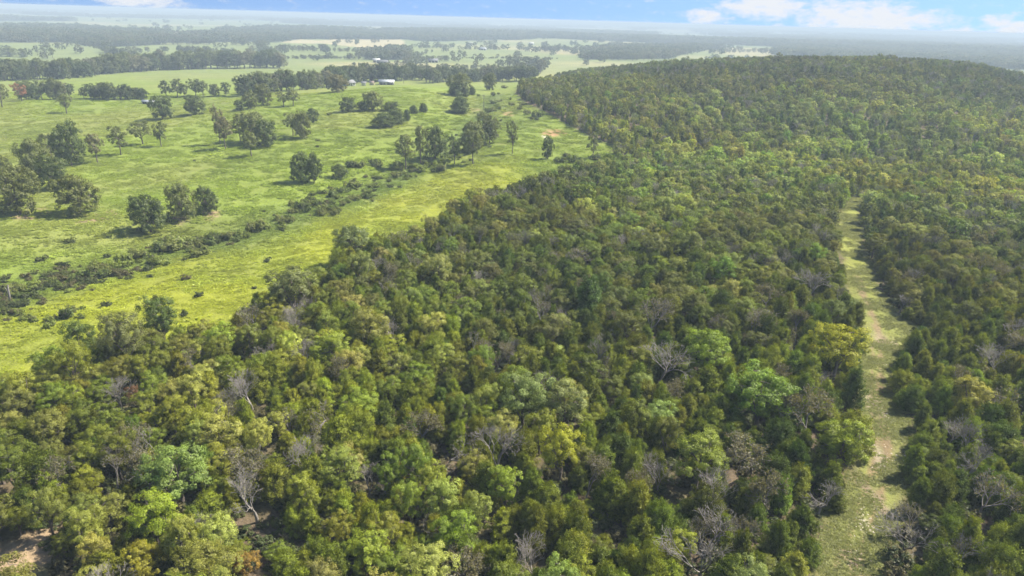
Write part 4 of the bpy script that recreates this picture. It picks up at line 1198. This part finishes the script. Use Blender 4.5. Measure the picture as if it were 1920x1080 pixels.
def building(name, label, px, py, L, W, h_, rise, rz, wall, roof, opening='front', xy=None):
    x, y = xy or ground(px, py)
    o = thing(name, label, 'building', (x, y, H1(x, y)), rz)
    link('wall', gable_walls('w', L, W, h_, rise, wall), o)
    link('roof', gable('r', L, W, h_ + .03, rise, .45, .12, roof), o)
    if opening == 'front':
        n_ = max(2, int(L / 4))
        for k in range(n_):
            cx_ = -L / 2 + (k + .5) * L / n_
            link('door', box_mesh('d', cx_ - L / n_ * .36, cx_ + L / n_ * .36, -W / 2 - .06, -W / 2 + .02, -.3, h_ * .82, 'dark_opening'), o)
    elif opening == 'house':
        link('door', box_mesh('d', -.5, .5, -W / 2 - .06, -W / 2 + .02, 0, 2.0, 'dark_opening'), o)
        for cx_ in (-L * .3, L * .3):
            link('window', box_mesh('d', cx_ - .6, cx_ + .6, -W / 2 - .05, -W / 2 + .02, .9, 2.0, 'dark_opening'), o)
    return o


building('barn', 'long open-fronted shed with a pale metal roof on the hill crest', 725, 158.5, 11.5, 7.5, 2.3, 1.3, .12, 'grey_wall', 'pale_metal_roof')
building('farmhouse', 'small white house half hidden by trees on the crest', 655, 161, 7.0, 6.0, 2.5, 1.8, .9, 'white_paint', 'grey_shingle', 'house')
building('small_shed', 'tiny white shed behind a dark shrub near the barn', 682, 160.5, 3.2, 2.8, 2.1, .8, .2, 'white_paint', 'grey_shingle', 'none')
building('garden_shed', 'tan little shed just beside the barn', 698, 159.5, 3.0, 2.6, 2.0, .9, -.3, 'tan_wall', 'rust_roof', 'none')
building('livestock_shelter', 'low white shelter at the hedgerow behind the dark ragged tree', 279, 194.5, 6.0, 3.2, 1.3, .6, .1, 'white_paint', 'pale_metal_roof')
building('farm_barn', 'bright white-roofed farm building in the far field', 706, 117, 9, 7, 3.0, 1.9, .2, 'white_paint', 'white_paint')
building('farm_shed', 'grey-roofed long shed next to the white-roofed farm building', 718, 119, 14, 7, 2.6, 1.6, -.15, 'grey_wall', 'grey_shingle')
building('field_barn', 'grey-roofed barn in the far middle field', 812, 117, 13, 8, 3.0, 2.0, .2, 'grey_wall', 'grey_shingle')
building('hamlet_house', 'white house among far trees, brightest of the hamlet', 880, 85, 13, 9, 4, 2.6, .3, 'white_paint', 'white_paint', 'house')
building('hamlet_barn', 'pale barn at the edge of the far hamlet', 905, 94, 14, 7, 3, 2, -.2, 'white_paint', 'pale_metal_roof')
building('lone_house', 'white building alone towards the far woods', 996, 84, 11, 8, 3.5, 2.5, .1, 'white_paint', 'white_paint', 'house')

# dead snag by the creek
x, y = ground(19, 566)
g = np.random.default_rng(3)
sg = limb((0, 0, -.3), (.25, .1, 3.4), .26, .12, .1, g, 5); br = limb((.1, 0, 1.4), (.9, .2, 2.3), .07, .02, .1, g, 3) + limb((.15, 0, 2.2), (-.5, .3, 3.0), .06, .02, .08, g, 3)
o = thing('dead_snag', 'broken whitish dead trunk at the end of the brush line', 'dead tree', (x, y, H1(x, y)))
link('trunk', mesh_from('snag', *(lambda q: (q[0], [q[1]]))(tubes(sg, 7)), ['dead_wood']), o); link('branches', mesh_from('snagb', *(lambda q: (q[0], [q[1]]))(tubes(br, 5)), ['dead_wood']), o)

# utility poles
for (px, py, hh, lab) in ((757, 157, 7.5, 'slender utility pole beside the trees behind the barn'), (907, 207, 8.0, 'grey utility pole near the head of the creek')):
    x, y = ground(px, py); o = thing('utility_pole', lab, 'utility pole', (x, y, H1(x, y)))
    link('pole', mesh_from('pole', *(lambda q: (q[0], [q[1]]))(tubes([((0, 0, -.5), (0, 0, hh), .16, .11)], 8)), ['dead_wood']), o)
    link('crossarm', box_mesh('arm', -1.1, 1.1, -.06, .06, hh - .7, hh - .55, 'dead_wood'), o)

# pale limestone slabs in the trail
g = np.random.default_rng(5)
rk = []
for i in range(5):
    k = 8; a_ = np.sort(g.uniform(0, 6.28, k)); r_ = g.uniform(.6, 1.0, k)
    top = np.stack([np.cos(a_) * r_ * .88, np.sin(a_) * r_ * .7, np.full(k, .16) + g.uniform(-.05, .05, k)], 1); bot = np.stack([np.cos(a_) * r_, np.sin(a_) * r_ * .8, np.full(k, -.15)], 1)
    j = np.arange(k); jn = (j + 1) % k
    rk.append(mesh_from('rock%d' % i, np.concatenate([bot, top]), [np.stack([j, jn, jn + k, j + k], 1), (np.arange(k) + k)[None, :]], ['limestone']))
xs, ys, zs = [], [], []
for (px, py, n_, sp) in ((1648, 770, 26, 1.3), (1652, 850, 40, 1.5), (1620, 985, 30, .9), (1648, 640, 24, 2.0), (1618, 960, 14, .9), (1660, 870, 22, 1.4), (1600, 1040, 14, 1.0), (1655, 690, 12, 1.6)):
    cx_, cy_ = ground(px, py); xs.append(cx_ + g.normal(0, sp, n_)); ys.append(cy_ + g.normal(0, sp * 1.5, n_))
xs, ys = np.concatenate(xs), np.concatenate(ys); sz = g.uniform(.05, .22, len(xs))
scatter('gravel', 'pale limestone fragments lying in the trail', rk, np.stack([xs, ys, hgt(xs, ys)], 1), g.uniform(0, 6.28, len(xs)), np.stack([sz, sz, sz * .7], 1), g.integers(0, 5, len(xs)), np.ones((len(xs), 3)))

# ------------------------------------------------------------------ haze
SKY_TOP = 51.2
zb = float(Z.min()) - 2.0
hz = box_mesh('haze', -34000, 34000, -34000, 34000, zb, SKY_TOP, 'ground')
hm, t, out = mat_base('haze_air')
pv = N(t, 'ShaderNodeVolumePrincipled')
pv.inputs['Color'].default_value = (.54, .66, .77, 1); pv.inputs['Density'].default_value = 0.00040; pv.inputs['Anisotropy'].default_value = 0.0
pv.inputs['Density Attribute'].default_value = ''; pv.inputs['Temperature Attribute'].default_value = ''; pv.inputs['Color Attribute'].default_value = ''
t.links.new(pv.outputs[0], out.inputs['Volume'])
hz.materials.clear(); hz.materials.append(hm)
ho = link('haze', hz); ho['kind'] = 'stuff'; ho['label'] = 'pale summer haze thickening towards the horizon'
